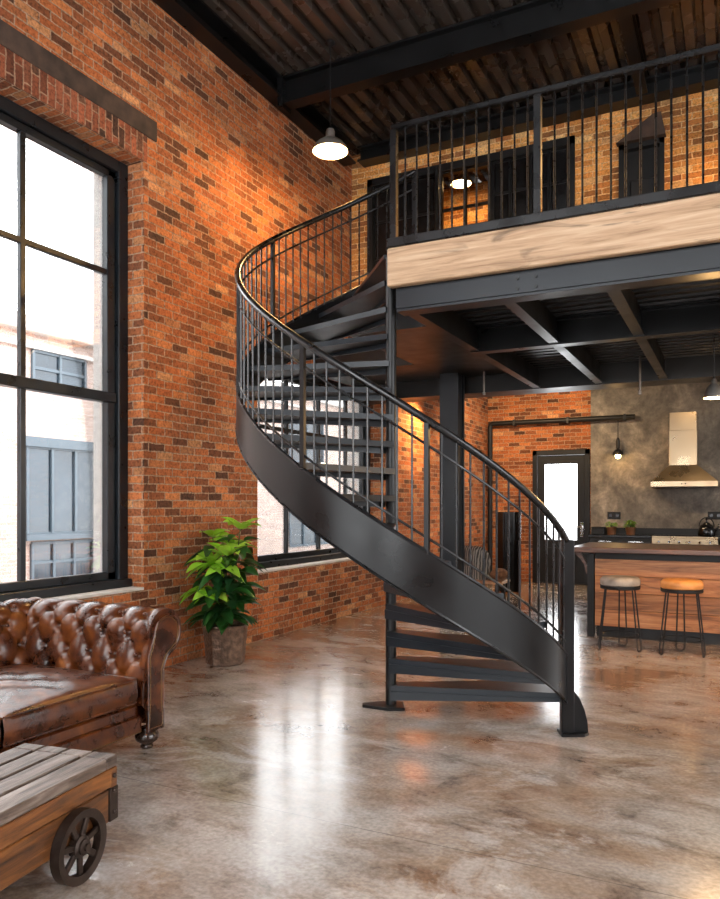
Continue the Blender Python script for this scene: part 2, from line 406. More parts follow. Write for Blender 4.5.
M['chrome'] = plain('chrome', (.75, .75, .75), .15, 1, .05)
M['black'] = plain('matt_black', (.008, .008, .0085), .45, 0, .2, spec=.3)
M['black_gloss'] = plain('black_gloss', (.009, .009, .01), .18, .2, .2)
M['lamp_grey'] = plain('zinc_lamp_shade', (.30, .28, .26), .35, .7, .2)
M['lamp_in'] = plain('white_enamel', (.85, .82, .76), .4, 0, .03)
M['bulb'] = emit('warm_bulb', (1, .78, .45), 22)
M['bulb_dim'] = emit('dim_filament_bulb', (1, .72, .36), 9)
M['soil'] = plain('potting_soil', (.018, .012, .008), .95, 0, .5, 40, bumpv=.6)
M['pot'] = hammered('hammered_brown_pot', srgb(112, 88, 72))
M['leaf_old'] = leaf_mat('dark_leaf', (.008, .045, .014), (.035, .13, .022))
M['leaf_new'] = leaf_mat('young_leaf', (.26, .55, .025), (.46, .74, .08))
M['stem'] = plain('plant_stem', (.06, .09, .025), .6)
M['herb'] = leaf_mat('herb_leaf', (.10, .30, .03), (.36, .55, .08))
M['copper'] = plain('copper_pot', (.36, .17, .09), .35, .7, .25)
M['stripe'] = stripe_mat()
M['fur'] = plain('brown_wool', srgb(120, 84, 58), .95, 0, .5, 25, bumpv=.8)
M['street_win'] = plain('street_window_glass', srgb(40, 52, 62), .12, .1, .25, 1.2)
M['street_frame'] = plain('grey_blue_frames', srgb(70, 84, 94), .5, 0, .05)
M['pavement'] = plain('pavement', srgb(150, 150, 150), .9)
M['door_glass'] = glass_mat('door_glass')
M['shrub'] = leaf_mat('shrub_leaf', (.05, .13, .03), (.16, .28, .08))

# ------------------------------------------------------------------ the setting
XL = -4.86; YB = 14.95; YL = 9.45; ZC = 6.5
W1 = (1.4, 5.27, .79, 4.71); W2 = (7.1, 10.45, .79, 3.30)
o = MB().box(XL - .7, 7, -2.2, YB + .4, -.2, 0).build('floor', M['floor']); tag(o, 'polished grey brown concrete floor of the loft room', 'floor', kind='structure')
b = MB(); b.cells('X', XL - .6, XL, -2.2, YB + .3, 0, ZC + .2, [W1, W2]); b.box(XL, -4.54, 13.4, YB, 0, 4.0)
o = b.build('wall_left', M['brick']); tag(o, 'tall red brick wall with two steel windows', 'wall', kind='structure')
DX0, DX1, DZ = at(1, YB, 533, 450).x, at(1, YB, 590, 450).x, at(1, YB, 560, 450).z
b = MB(); b.cells('Y', YB, YB + .3, XL, -2.49, 0, 4.0, [(DX0, DX1, 0, DZ)])
o = b.build('wall_back', M['brick']); tag(o, 'brick wall behind the kitchen with a glazed black door', 'wall', kind='structure')
o = MB().box(-2.49, 7, YB - .03, YB + .3, 0, 4.0).build('wall_kitchen', M['plaster']); tag(o, 'stained raw concrete wall behind the range hood', 'wall', kind='structure')
# loft rear wall with a wide opening and a door opening
OX0, OX1, OZ = at(1, YL, 368, 180).x, at(1, YL, 575, 140).x, 6.10
D3 = (-1.25, -.74, 3.45, 5.86)
b = MB(); b.cells('Y', YL, YL + .25, XL, 7, 3.3, ZC, [(OX0, OX1, 3.45, OZ), D3])
o = b.build('wall_loft', M['brick_loft']); tag(o, 'golden brick wall at the back of the upper level', 'wall', kind='structure')
o = MB().box(XL, 7, 11.1, 11.3, 3.9, ZC).build('wall_landing', M['brick_loft']); tag(o, 'brick wall of the room behind the upper black partition', 'wall', kind='structure')

def corrugate(name, mat, along, u0, u1, v0, v1, z, pitch, depth, top):
    prof = []; u = u0
    while u < u1 - 1e-6:
        for du, dz in ((0, depth), (.30 * pitch, depth), (.42 * pitch, 0), (.88 * pitch, 0)):
            if u + du <= u1: prof.append((u + du, z + dz))
        u += pitch
    prof.append((u1, z + depth)); prof += [(u1, z + top), (u0, z + top)]
    b = MB()
    b.prism(prof, 'Y' if along == 'Y' else 'X', v0, v1)
    return b.build(name, mat)
o = corrugate('ceiling', M['deck'], 'Y', XL - .1, 7, -2.2, 12.5, ZC, .20, .07, .25); tag(o, 'dark ribbed steel deck ceiling', 'ceiling', kind='structure')
o = corrugate('floor_loft', M['soffit'], 'X', 5.22, 9.9, -2.28, 7, 3.27, .16, .05, .21); tag(o, 'upper level floor slab with a black ribbed underside', 'floor', kind='structure')
o = MB().box(-3.45, -2.284, 6.62, 9.46, 3.24, 3.474).box(XL, -3.45, 8.35, 9.46, 3.24, 3.474).build('floor_landing', M['soffit']); tag(o, 'black landing slab between the staircase and the upper level', 'floor', kind='structure')
o = MB().box(XL, 7, 9.9, YB + .3, 3.9, 4.05).build('ceiling_kitchen', M['soffit']); tag(o, 'black ceiling over the back of the kitchen', 'ceiling', kind='structure')
o = MB().box(XL + .004, XL + .022, .9, 5.42, 4.95, 5.13).build('trim_1', M['lintel']); tag(o, 'dark stained lintel band in the brickwork over the large window', 'lintel', kind='structure')
o = MB().box(XL + .002, XL + .012, .9, 5.30, 4.712, 4.95).build('trim_2', M['soldier']); tag(o, 'upright course of bricks above the large window', 'lintel', kind='structure')

def window(name, label, W, ycols, zrails, mid, jamb, xs):
    y0, y1, z0, z1 = W
    r = thing(name, label, 'window', (xs, (y0 + y1) / 2, z0), kind='structure')
    b = MB(); d0, d1 = xs - .14, xs
    b.box(d0, d1, y0, y0 + .12, z0, z1, .008); b.box(d0, d1, y1 - .12, y1, z0, z1, .008)
    b.box(d0, d1, y0 + .12, y1 - .12, z1 - .11, z1, .008); b.box(d0 - .02, d1 + .05, y0, y1, z0, z0 + .08, .006)
    b.build('window_frame', M['winframe'], r)
    b = MB(); e0, e1 = xs - .11, xs - .04
    b.box(e0, e1, y0 + .12, y0 + .12 + jamb, z0 + .08, z1 - .11, .006); b.box(e0, e1, y1 - .12 - jamb, y1 - .12, z0 + .08, z1 - .11, .006)
    b.box(e0, e1, y0 + .12, y1 - .12, z0 + .08, z0 + .15, .006); b.box(e0, e1, y0 + .12, y1 - .12, z1 - .17, z1 - .11, .006)
    if mid: b.box(e0 - .02, e1 + .015, y0 + .12, y1 - .12, mid - .045, mid + .045, .006)
    b.build('sash', M['winframe'], r)
    b = MB()
    for y in ycols: b.box(e0 + .015, e1 - .01, y - .028, y + .028, z0 + .12, z1 - .14, .005)
    for z in zrails: b.box(e0 + .016, e1 - .011, y0 + .15, y1 - .15, z - .025, z + .025, .005)
    b.build('glazing_bar', M['winframe'], r)
    b = MB().box(xs - .085, xs - .079, y0 + .13, y1 - .13, z0 + .1, z1 - .12); b.build('pane', M['glass'], r)
    b = MB().box(xs - .02, XL + .004, y0 + .003, y1 - .003, z0 - .02, z0 + .006, .003); b.build('window_sill', M['stone'], r)
    b = MB().box(XL - .62, xs - .16, y0 + .003, y1 - .003, z0 - .045, z0 + .006); b.build('outer_sill', M['stone'], r)
    b = MB().box(XL - .61, xs - .15, y1 - .02, y1 - .002, z0 + .01, z1 - .002).box(XL - .61, xs - .15, y0 + .002, y0 + .02, z0 + .01, z1 - .002); b.build('outer_jamb', M['stone'], r)
    return r
window('window_1', 'large black steel sash window over the leather sofa', W1, (4.16, 3.32, 2.48), (3.67,), 2.53, .10, XL - .19)
window('window_2', 'black steel window in the brick wall behind the staircase', W2, (8.12, 8.95, 9.75), (2.5,), None, .06, XL - .19)

# the unseen front and right walls with their windows
b = MB(); b.cells('Y', -2.6, -2.2, XL - .6, 7, 0, ZC + .2, [(-4.2, -1.6, .8, 5.6), (-.7, 1.6, .8, 5.2)])
tag(b.build('wall_front', M['brick']), 'brick wall behind the camera with tall window openings', 'wall', kind='structure')
b = MB(); b.cells('X', 7, 7.4, -2.6, YB + .3, 0, ZC + .2, [(-1.2, 1.6, .8, 5.2), (2.4, 5.2, .8, 5.2), (10.5, 13.5, .9, 3.4)])
tag(b.build('wall_right', M['brick']), 'brick wall out of the picture on the right with tall window openings', 'wall', kind='structure')

# street outside
o = MB().box(-60, XL - .75, -30, 70, -.6, -.5).build('pavement', M['pavement']); tag(o, 'grey pavement of the street outside the windows', 'ground', kind='structure')
XB = -13.0
bld = thing('building', 'pale brick building across the street seen through the windows', 'building', (XB - 3, 14, -.5))
b = MB().box(XB - 6, XB, 7.2, 52, -.5, 5.25); b.build('wall', M['brick_pale'], bld)
b = MB().box(XB - .1, XB + .22, 7.2, 52, 5.1, 5.42, .03).box(XB - .1, XB + .1, 7.2, 52, 4.78, 4.86); b.build('cornice', M['stone'], bld)
def street_window(px0, py0, px1, py1, ncol, nrow):
    A = at(0, XB, px0, py0); Bp = at(0, XB, px1, py1)
    put_window(A.y, Bp.y, min(Bp.z, A.z), max(A.z, Bp.z), ncol, nrow)
def put_window(ya, yb, za, zb, ncol, nrow):
    f = MB()
    for i in range(ncol + 1):
        y = ya + (yb - ya) * i / ncol; f.box(XB - .02, XB + .06, y - .032, y + .032, za, zb)
    for j in range(nrow + 1):
        z = za + (zb - za) * j / nrow; f.box(XB - .02, XB + .05, ya, yb, z - .032, z + .032)
    fo = f.build('window', M['street_frame'], bld)
    pm = MB().box(XB - .02, XB + .012, ya, yb, za, zb).build('pane', M['street_win'], bld)
    pm.parent = fo
yA, yB = at(0, XB, 32, 400).y, at(0, XB, 84, 400).y
put_window(yA, yB, 4.05, 4.75, 2, 2)
put_window(at(0, XB, 26, 400).y, at(0, XB, 96, 400).y, .95, 2.75, 3, 1)
put_window(at(0, XB, 31, 400).y, at(0, XB, 92, 400).y, -.05, .75, 3, 2)
MB().box(XB - .02, XB + .16, at(0, XB, 26, 400).y - .1, at(0, XB, 96, 400).y + .1, .82, .94).build('window_band', M['street_frame'], bld)
MB().box(XB - .02, XB + .1, at(0, XB, 26, 400).y - .1, at(0, XB, 96, 400).y + .1, 2.76, 2.96).build('window_band', M['street_frame'], bld)
y = yB + 4.0
while y < 46:
    put_window(y, y + 2.2, 3.0, 4.6, 2, 2); put_window(y, y + 2.6, .2, 2.2, 3, 1); y += 4.6
b2 = thing('building', 'white rendered building front at the left edge of the large window', 'building', (-13, 3, -.5))
b = MB().box(XB - 4, XB + 1.6, -9, 6.9, -.5, 5.0); b.build('wall', M['brick_pale'], b2)
b = MB().box(XB - 4, XB + 1.75, -9, 7.05, 4.95, 5.2); b.build('cornice', M['stone'], b2)
sh = thing('shrub', 'low green shrub outside at the bottom of the large window', 'shrub', (-10.6, 8.0, -.5))
b = MB()
for i in range(240):
    c = Vector((-10.6 + random.gauss(0, .25), 8.0 + random.gauss(0, .35), -.3 + abs(random.gauss(0, .25)))); u = Vector((random.uniform(-1, 1), random.uniform(-1, 1), random.uniform(-.3, 1))).normalized() * .1
    w = u.cross(Vector((.3, .2, 1))).normalized() * .05
    b.bm.faces.new([b.bm.verts.new(c), b.bm.verts.new(c + u / 2 + w), b.bm.verts.new(c + u), b.bm.verts.new(c + u / 2 - w)])
b.build('foliage', M['shrub'], sh)
b = MB()
for i in range(5): b.tube([(-10.6, 8.0, -.5), (-10.6 + random.gauss(0, .15), 8 + random.gauss(0, .2), .05)], .012, 5)
b.build('stem', M['stem'], sh)

# ------------------------------------------------------------------ kitchen door and upper openings
d = thing('door_1', 'black kitchen door with one tall bright glass pane', 'door', ((DX0 + DX1) / 2, YB, 0), kind='structure')
b = MB(); yf = YB - .02
b.box(DX0, DX0 + .09, yf - .03, YB + .1, 0, DZ, .005).box(DX1 - .09, DX1, yf - .03, YB + .1, 0, DZ, .005).box(DX0, DX1, yf - .03, YB + .1, DZ - .10, DZ, .005)
b.box(DX0, DX1, YB - .02, YB + .28, .001, .02); b.build('door_frame', M['black'], d)
gx0, gx1 = at(1, YB, 544.5, 500).x, at(1, YB, 577, 500).x; gz1, gz0 = at(1, YB, 560, 464).z, at(1, YB, 560, 540).z
b = MB(); b.cells('Y', YB + .0, YB + .05, DX0 + .095, DX1 - .095, .021, DZ - .105, [(gx0, gx1, gz0, gz1)])
b.box(DX0 + .25, DX1 - .25, YB - .012, YB + .002, .15, gz0 - .15, .006); lf = b.build('door_leaf', M['black'], d)
MB().box(gx0 - .02, gx1 + .02, YB + .022, YB + .028, gz0 - .02, gz1 + .02).build('pane', M['door_glass'], d)
hx = DX1 - .15; b = MB(); b.box(hx - .035, hx + .035, YB - .015, YB + .001, .93, 1.22, .006); b.cyl((hx, YB - .015, 1.13), (hx, YB - .06, 1.13), .014, 10); b.cyl((hx + .012, YB - .06, 1.13), (hx - .13, YB - .06, 1.13), .013, 10)
o = b.build('handle', M['chrome'], d); o['label'] = 'chrome lever handle'

d = thing('door_2', 'wide black steel framed partition with grid doors on the upper level', 'door', ((OX0 + OX1) / 2, YL, 3.48), kind='structure')
b = MB(); yf = YL - .03
b.box(OX0, OX0 + .08, yf, YL + .15, 3.48, OZ).box(OX1 - .09, OX1, yf, YL + .15, 3.48, OZ).box(OX0, OX1, yf, YL + .15, OZ - .10, OZ)
b.build('door_frame', M['black'], d)
xm0, xm1 = -3.58, -2.84
def grid_leaf(x0, x1, n, m, solid, nm='door_leaf'):
    b = MB()
    z0, z1 = 3.5, OZ - .1
    for i in range(n + 1):
        x = x0 + (x1 - x0) * i / n; b.box(x - .02, x + .02, YL + .02, YL + .08, z0, z1)
    for j in range(m + 1):
        z = z0 + (z1 - z0) * j / m; b.box(x0, x1, YL + .03, YL + .07, z - .017, z + .017)
    lf = b.build(nm, M['steel'], d)
    if solid: MB().box(x0, x1, YL + .05, YL + .06, z0, z1).build('door_panel', M['black_gloss'], d)
    return lf
grid_leaf(OX0 + .08, xm0, 2, 5, True); grid_leaf(xm0 + .05, xm1 - .02, 2, 5, False); grid_leaf(xm1 + .02, (xm1 + OX1) / 2 - .05, 2, 6, True); grid_leaf((xm1 + OX1) / 2 - .02, OX1 - .09, 2, 6, True)
b = MB().cyl((xm0 + .02, YL - .06, 3.5), (xm0 + .02, YL - .06, OZ - .06), .03, 10); b.build('slide_post', M['steel'], d)
d = thing('door_3', 'narrow black panelled door under a sloping timber head on the upper level', 'door', (-1.0, YL, 3.48), kind='structure')
x0, x1 = D3[0], D3[1]
b = MB().box(x0, x0 + .06, YL - .02, YL + .2, 3.48, 5.86).box(x1 - .05, x1, YL - .02, YL + .2, 3.48, 5.86).box(x0, x1, YL - .02, YL + .2, 5.80, 5.86); b.build('door_frame', M['black'], d)
b = MB().box(x0 + .06, x1 - .05, YL + .08, YL + .12, 3.48, 5.8)
for z in (3.6, 4.25, 4.9): b.box(x0 + .12, x1 - .11, YL + .06, YL + .085, z, z + .55, .012)
b.build('door_leaf', M['black'], d)
b = MB().cyl((x1 - .1, YL + .08, 4.6), (x1 - .1, YL + .03, 4.6), .02, 10); o = b.build('knob', M['chrome'], d)
b = MB().prism([(x0 - .02, 5.86), (x1 + .02, 5.86), (x1 - .03, 6.13), (x1 - .12, 6.12)], 'Y', YL - .10, YL + .01); b.build('door_head', M['lintel'], d)

# ------------------------------------------------------------------ beams
def ibeam_x(x0, x1, yc, z0, z1, w=.2, t=.025, web=.02):
    return MB().box(x0, x1, yc - w / 2, yc + w / 2, z0, z0 + t).box(x0, x1, yc - w / 2, yc + w / 2, z1 - t, z1).box(x0, x1, yc - web / 2, yc + web / 2, z0 + t, z1 - t)
def beam_thing(name, label, loc, group=None):
    return thing(name, label, 'beam', loc, 0, group)
t = beam_thing('ceiling_beam', 'long dark steel beam crossing the ceiling in front of the hanging lamp', (0, 7.4, 6.18))
ibeam_x(XL + .18, 7, 7.4, 6.18, 6.495, .17).build('beam', M['steel'], t)
b = MB().box(XL + .14, XL + .2, 7.29, 7.51, 6.14, 6.498, .006)
for dy in (-.06, .06):
    for z in (6.22, 6.32, 6.42): b.cyl((XL + .2, 7.4 + dy, z), (XL + .22, 7.4 + dy, z), .014, 8)
b.build('end_plate', M['steel'], t)
t = beam_thing('ceiling_beam', 'dark steel beam along the top of the upper level back wall', (0, 9.3, 6.28))
ibeam_x(XL + .2, 7, 9.33, 6.29, 6.495, .22).build('beam', M['steel'], t)
t = beam_thing('ceiling_beam', 'dark steel edge beam running along the top of the left brick wall', (XL + .12, 4, 6.26))
b = MB().box(XL + .005, XL + .19, -2.2, 9.2, 6.25, 6.275).box(XL + .005, XL + .03, -2.2, 9.2, 6.275, 6.475).box(XL + .005, XL + .19, -2.2, 9.2, 6.475, 6.498); b.build('beam', M['steel'], t)
t = beam_thing('ceiling_beam', 'short dark steel beam running back to front above the upper level railing', (-1.0, 8, 6.4))
MB().box(-1.02, -.90, 7.52, 9.2, 6.30, 6.32).box(-.97, -.95, 7.52, 9.2, 6.32, 6.475).box(-1.02, -.90, 7.52, 9.2, 6.475, 6.495).build('beam', M['steel'], t)
# loft front
t = beam_thing('fascia_board', 'pale timber fascia board along the edge of the upper level', (0, 5.1, 3.18)); t['category'] = 'board'
MB().box(-2.31, 7, 5.06, 5.13, 3.17, 3.455, .008).build('board', M['pale_wood'], t)
t = beam_thing('steel_beam', 'blue black steel beam under the pale timber fascia', (0, 5.22, 3.0))
MB().box(-2.27, 7, 5.15, 5.30, 3.0, 3.02).box(-2.27, 7, 5.17, 5.19, 3.02, 3.25).box(-2.27, 7, 5.135, 5.16, 3.02, 3.165).build('beam', M['steel_blue'], t)
b = MB()
for z in (3.05, 3.12): b.cyl((-1.35, 5.135, z), (-1.35, 5.125, z), .012, 8).cyl((-1.22, 5.135, z), (-1.22, 5.125, z), .012, 8)
b.build('bolt', M['steel'], t)
t = beam_thing('steel_beam', 'slim dark steel beam crossing midway under the upper level', (0, 7.0, 3.0))
ibeam_x(-2.28, 7, 7.0, 3.02, 3.27, .13).build('beam', M['steel'], t)
t = beam_thing('steel_beam', 'deep black girder under the back wall of the upper level', (0, 9.68, 3.0))
MB().box(XL, 7, 9.47, 9.89, 3.02, 3.28).build('beam', M['soffit'], t)
MB().box(XL, 7, 9.80, 9.89, 3.28, 3.9).build('upstand', M['soffit'], t)
for x, lab in ((-2.24, 'edge joist under the upper level beside the staircase column'), (-1.48, 'second joist in from the staircase under the upper level'), (-.75, 'third joist in from the staircase under the upper level'), (-.02, 'fourth joist in from the staircase, at the right edge')):
    t = beam_thing('floor_joist', 'dark steel ' + lab, (x, 7.3, 3.05), 'steel joists under the upper level')
    MB().box(x - .045, x + .045, 5.31, 9.46, 3.03, 3.05).box(x - .012, x + .012, 5.31, 9.46, 3.05, 3.27).build('beam', M['steel'], t)
t = thing('steel_column', 'broad blue black steel column behind the staircase railing', 'column', (at(1, 9.3, 454, 500).x, 9.25, 0)); x = t.location.x
MB().box(x - .125, x + .125, 9.10, 9.14, .02, 3.265).box(x - .125, x + .125, 9.32, 9.36, .02, 3.265).box(x - .105, x + .105, 9.14, 9.32, .02, 3.265).build('shaft', M['steel_blue'], t)
MB().box(x - .22, x + .22, 9.04, 9.46, 0, .025).build('base_plate', M['steel_blue'], t)

# ------------------------------------------------------------------ loft railing
rx0, rx1, ry = -2.27, 2.2, 5.10
t = thing('loft_railing', 'black steel railing with thin vertical bars along the upper level edge', 'railing', ((rx0 + rx1) / 2, ry, 3.455))
MB().box(rx0 - .04, rx1, ry - .05, ry + .05, 3.456, 3.525, .006).build('bottom_rail', M['rail'], t)
MB().box(rx0 - .02, rx1, ry - .03, ry + .03, 4.335, 4.375, .008).build('top_rail', M['rail'], t)
for x in (rx0, -1.2, .06, 1.1, 2.14): MB().box(x - .024, x + .024, ry - .024, ry + .024, 3.525, 4.335).build('post', M['rail'], t)
pr = None; n = 0
xs = [rx0 + .091 * k for k in range(1, 49)]
for x in xs:
    if min(abs(x - p) for p in (rx0, -1.2, .06, 1.1, 2.14)) < .035: continue
    if pr is None: pr = MB().cyl((0, 0, 3.52), (0, 0, 4.34), .0075, 8).build('baluster', M['rail'], t, True, world=False); pr.location = Vector((x, ry, 0)) - t.location
    else:
        c = pr.copy(); COL.objects.link(c); c.location = Vector((x, ry, 0)) - t.location

# ------------------------------------------------------------------ spiral staircase
SD = 5.76
SC = RT * (31 / FPX * SD) + FW * SD           # centre of the spiral
T0, T1 = -23.8, -283.0
RC = [1.2275, -.069, .0407, .006, -.003]; ZCF = [1.8709, 1.693, -.0393, -.0218, -.001]
HR, SH = 1.1264, .325
def spos(s, dz=0.0, dr=0.0):
    """outer string of the stair; s 0..1 from the foot, dz above its lower edge"""
    tt = math.radians(T0 + (T1 - T0) * s); r = float(cheb.chebval(2 * s - 1, RC)) + dr; z = float(cheb.chebval(2 * s - 1, ZCF)) + dz
    p = SC + RT * (r * math.cos(tt)) + FW * (r * math.sin(tt)); p.z = z
    k = max(0.0, 1 - s / .16) ** 2 * .16          # the flared foot of the flight
    dd = p.dot(FW); f2 = (dd - k) / dd
    q = Vector((p.x * f2, p.y * f2, EYE + (z - EYE) * f2)); return q
st = thing('spiral_staircase', 'black steel spiral staircase with open treads and curved railing', 'staircase', (SC.x, SC.y, 0))
col_top = 3.45
MB().cyl((SC.x, SC.y, .02), (SC.x, SC.y, col_top), .042, 24).build('centre_column', M['steel'], st, True)
b = MB(); pts = []
bx = SC - RT * .075 - FW * .06
poly = [SC + RT * .10 + FW * .07, SC + RT * .10 - FW * .12, SC - RT * .03 - FW * .13, SC - RT * .22 - FW * .03, SC - RT * .22 + FW * .03, SC - RT * .08 + FW * .09]
b.prism([(p.x, p.y) for p in poly][::-1], 'Z', 0, .022, .004); b.build('base_plate', M['steel'], st)
NS = 160
S = [i / (NS - 1) for i in range(NS)]
b = MB()
rows = []
for z_, d_ in ((0, 0), (0, -.014), (SH, -.014), (SH, 0)): rows.append([spos(s, z_, d_) for s in S])
rows.append(rows[0])
vs = [[b.bm.verts.new(p) for p in r] for r in rows[:4]]; vs.append(vs[0])
for A, B2 in zip(vs, vs[1:]):
    for k in range(NS - 1): b.bm.faces.new((A[k], A[k + 1], B2[k + 1], B2[k]))
b.bm.faces.new([vs[i][0] for i in range(4)]); b.bm.faces.new([vs[i][-1] for i in range(4)][::-1])
b.build('stringer', M['steel'], st, True)
b = MB().tube([spos(s, SH + .004, -.006) for s in S], .013, 6); b.tube([spos(s, -.002, -.004) for s in S], .011, 6); b.build('stringer_edge', M['rail'], st, True)
MB().tube([spos(s, HR, -.012) for s in S], .024, 12).build('handrail', M['rail'], st, True)
MB().tube([spos(s, HR - .15, -.012) for s in S], .0085, 8).build('mid_rail', M['rail'], st, True)
MB().tube([spos(s, SH + .09, -.012) for s in S], .0085, 8).build('lower_rail', M['rail'], st, True)
nb = 62; pr = None
posts = [14, 23, 33, 45]
for i in range(1, nb):
    s = i / nb; p0 = spos(s, SH - .01, -.012); p1 = spos(s, HR - .005, -.012)
    if i in posts: MB().bar(p0, p1, .03, .03).build('post', M['steel'], st)
    else: MB().cyl(p0, p1, .0072, 8).build('baluster', M['rail'], st, True)
# newel
p = spos(0, 0, -.01); zt = spos(0, HR).z + .02
dq = RT
b = MB(); b.bar((p.x, p.y, .015), (p.x, p.y, zt), .085, .07, up=FW, bev=.006); b.build('newel_post', M['steel'], st)
b = MB(); q = p + RT * .03 - FW * .0
poly = [q + FW * .07 - RT * .08, q - FW * .07 - RT * .085, q - FW * .07 + RT * .07, q + RT * .11 - FW * .03, q + RT * .11 + FW * .07]
b.prism([(v.x, v.y) for v in poly], 'Z', 0, .02, .003)
# curved gusset on the outer side of the newel
gp = [(0, .02), (.10, .02), (.095, .09), (.075, .17), (.04, .25), (0, .30)]
A = [p + RT * (.04 + u) - FW * .012 + Vector((0, 0, w - p.z)) for u, w in gp]; Bq = [v + FW * .024 for v in A]
va = [b.bm.verts.new(v) for v in A]; vb = [b.bm.verts.new(v) for v in Bq]
b.bm.faces.new(va); b.bm.faces.new(vb[::-1])
for i in range(len(gp)): b.bm.faces.new((va[i], va[(i + 1) % len(gp)], vb[(i + 1) % len(gp)], vb[i]))
b.build('newel_base', M['steel'], st)
# treads
STEP = 16.3; TA = T0 + 30.0
def sr(tdeg):
    s = (tdeg - T0) / (T1 - T0); s = min(max(s, 0.0), 1.0)
    q = spos(s, 0, -.014); return (Vector((q.x, q.y, 0)) - Vector((SC.x, SC.y, 0))).length
for i in range(17):
    a0 = TA - STEP * i; a1 = a0 - STEP - 3.0; z = .175 + .2065 * i
    th_ = .042
    if i == 16: z = 3.475; a1 = -287; th_ = .03
    b = MB()
    def pt(a, r, zz):
        tt = math.radians(a); q = SC + RT * (r * math.cos(tt)) + FW * (r * math.sin(tt)); return Vector((q.x, q.y, zz))
    n = 8; A = []; Bn = []
    for k in range(n + 1):
        a = a0 + (a1 - a0) * k / n; r = sr(a) if a < T0 else sr(T0) - .02
        A.append((pt(a, r, z), pt(a, r, z - th_)))
    # inner end: a short edge as wide as the column
    dirm = (a0 + a1) / 2; cm = math.radians(dirm)
    tang = RT * math.sin(cm) - FW * math.cos(cm)      # towards decreasing angle
    i0 = SC - tang * .055; i1 = SC + tang * .055
    ins = [(Vector((i0.x, i0.y, z)), Vector((i0.x, i0.y, z - th_))), (Vector((i1.x, i1.y, z)), Vector((i1.x, i1.y, z - th_)))]
    loop = [ins[0]] + A + [ins[1]]
    top = [b.bm.verts.new(v[0]) for v in loop]; bot = [b.bm.verts.new(v[1]) for v in loop]
    b.bm.faces.new(top); b.bm.faces.new(bot[::-1]); m = len(loop)
    for k in range(m): b.bm.faces.new((top[k], bot[k], bot[(k + 1) % m], top[(k + 1) % m]))
    # downturned plate along the trailing edge, deep at the column, shallow at the string
    ri = ins[1][1]; ro = A[-1][1]
    if i < 16:
        e = (ri - ro).normalized(); nn = Vector((-e.y, e.x, 0)) * .008
        ki, ko = (.07, .02) if i < 6 else (.045, .015)
        b.hexa([ri - nn + Vector((0, 0, -ki)), ro - nn + Vector((0, 0, -ko)), ro + nn + Vector((0, 0, -ko)), ri + nn + Vector((0, 0, -ki)), ri - nn, ro - nn, ro + nn, ri + nn])
    b.build('tread', M['steel_blue'], st)
# landing strip joining the flight to the upper floor
b = MB(); e = spos(1, 0, 0)
pl = [SC, pt(-286.5, 1.17, 0), Vector((-2.285, 6.62, 0)), Vector((-2.285, SC.y, 0))]
b.prism([(v.x, v.y) for v in pl], 'Z', 3.445, 3.474); b.build('landing_plate', M['steel'], st)
# end post of the handrail at the upper floor
e = spos(1, 0, -.012)
MB().bar((e.x, e.y, 3.40), (e.x, e.y, spos(1, HR).z), .04, .04).build('end_post', M['rail'], st)

# ------------------------------------------------------------------ sofa
def tuft(u, v, a=.21, bb=.14, amp=.030):
    p = u / a + v / (2 * bb); q = u / a - v / (2 * bb)
    h = (abs(math.sin(PI * p)) * abs(math.sin(PI * q))) ** .42
    if v > 4 * bb: 
        f = min(1, (v - 4 * bb) / .05); h = h * (1 - f) + f * abs(math.sin(PI * u / a)) ** .42
    fp = p - round(p); fq = q - round(q); d2 = ((fp + fq) / 2 * a) ** 2 + ((fp - fq) * bb) ** 2
    return amp * (h - .75 - (1.5 * math.exp(-d2 / .0007) if v < 4.5 * bb else 0))
def prof_roll(i0, cr, cz, R, o0):
    """(t, z) outline: inner face, over the roll, outer face. t grows outward"""
    P = []
    for k in range(18): 
        f = k / 17; P.append((i0 + (cr - R - i0) * f ** 2 * 1.0, .30 + (cz - .06 - .30) * f))
    for k in range(1, 44):
        a = math.radians(195 - 265 * k / 43); P.append((cr + R * math.cos(a), cz + R * math.sin(a)))
    P += [(o0 + .02, cz - R - .03), (o0, cz - R - .07), (o0, .12)]
    return P
def roll_mesh(P, L0, L1, tufted, place, amp=.03, nL=110, phase=0.0):
    b = MB(); n = len(P)
    acc = [0]
    for p, q in zip(P, P[1:]): acc.append(acc[-1] + math.hypot(q[0] - p[0], q[1] - p[1]))
    nor = []
    for i in range(n):
        p, q = P[max(i - 1, 0)], P[min(i + 1, n - 1)]; dx, dz = q[0] - p[0], q[1] - p[1]; l = math.hypot(dx, dz) or 1
        nor.append((-dz / l, dx / l))
    rows = []
    # refine the profile
    for j in range(nL + 1):
        L = L0 + (L1 - L0) * j / nL; row = []
        for i in range(n):
            h = 0
            if tufted:
                v = acc[i] - .02
                w = min(1, max(0, (acc[i] - .06) / .06)) * min(1, max(0, (.95 - acc[i]) / .15)) * min(1, (L1 - L) / .07 if L1 > L else 0) * min(1, max(0, (L - L0) / .05))
                h = tuft(L - phase, v) * w
            row.append(place(L, P[i][0] + nor[i][0] * h, P[i][1] + nor[i][1] * h))
        rows.append(row)
    b.grid(rows)
    # caps
    for R_ in (rows[0], rows[-1]): b.bm.faces.new([b.bm.verts.new(v) for v in R_])
    bmesh.ops.remove_doubles(b.bm, verts=b.bm.verts[:], dist=1e-5)
    return b, acc
XF, XBK = -3.30, -4.34
YR, YLm = 3.775, 1.255
so = thing('chesterfield_sofa', 'brown leather chesterfield sofa with deep button tufting below the large window', 'sofa', (-4.0, 2.5, 0))
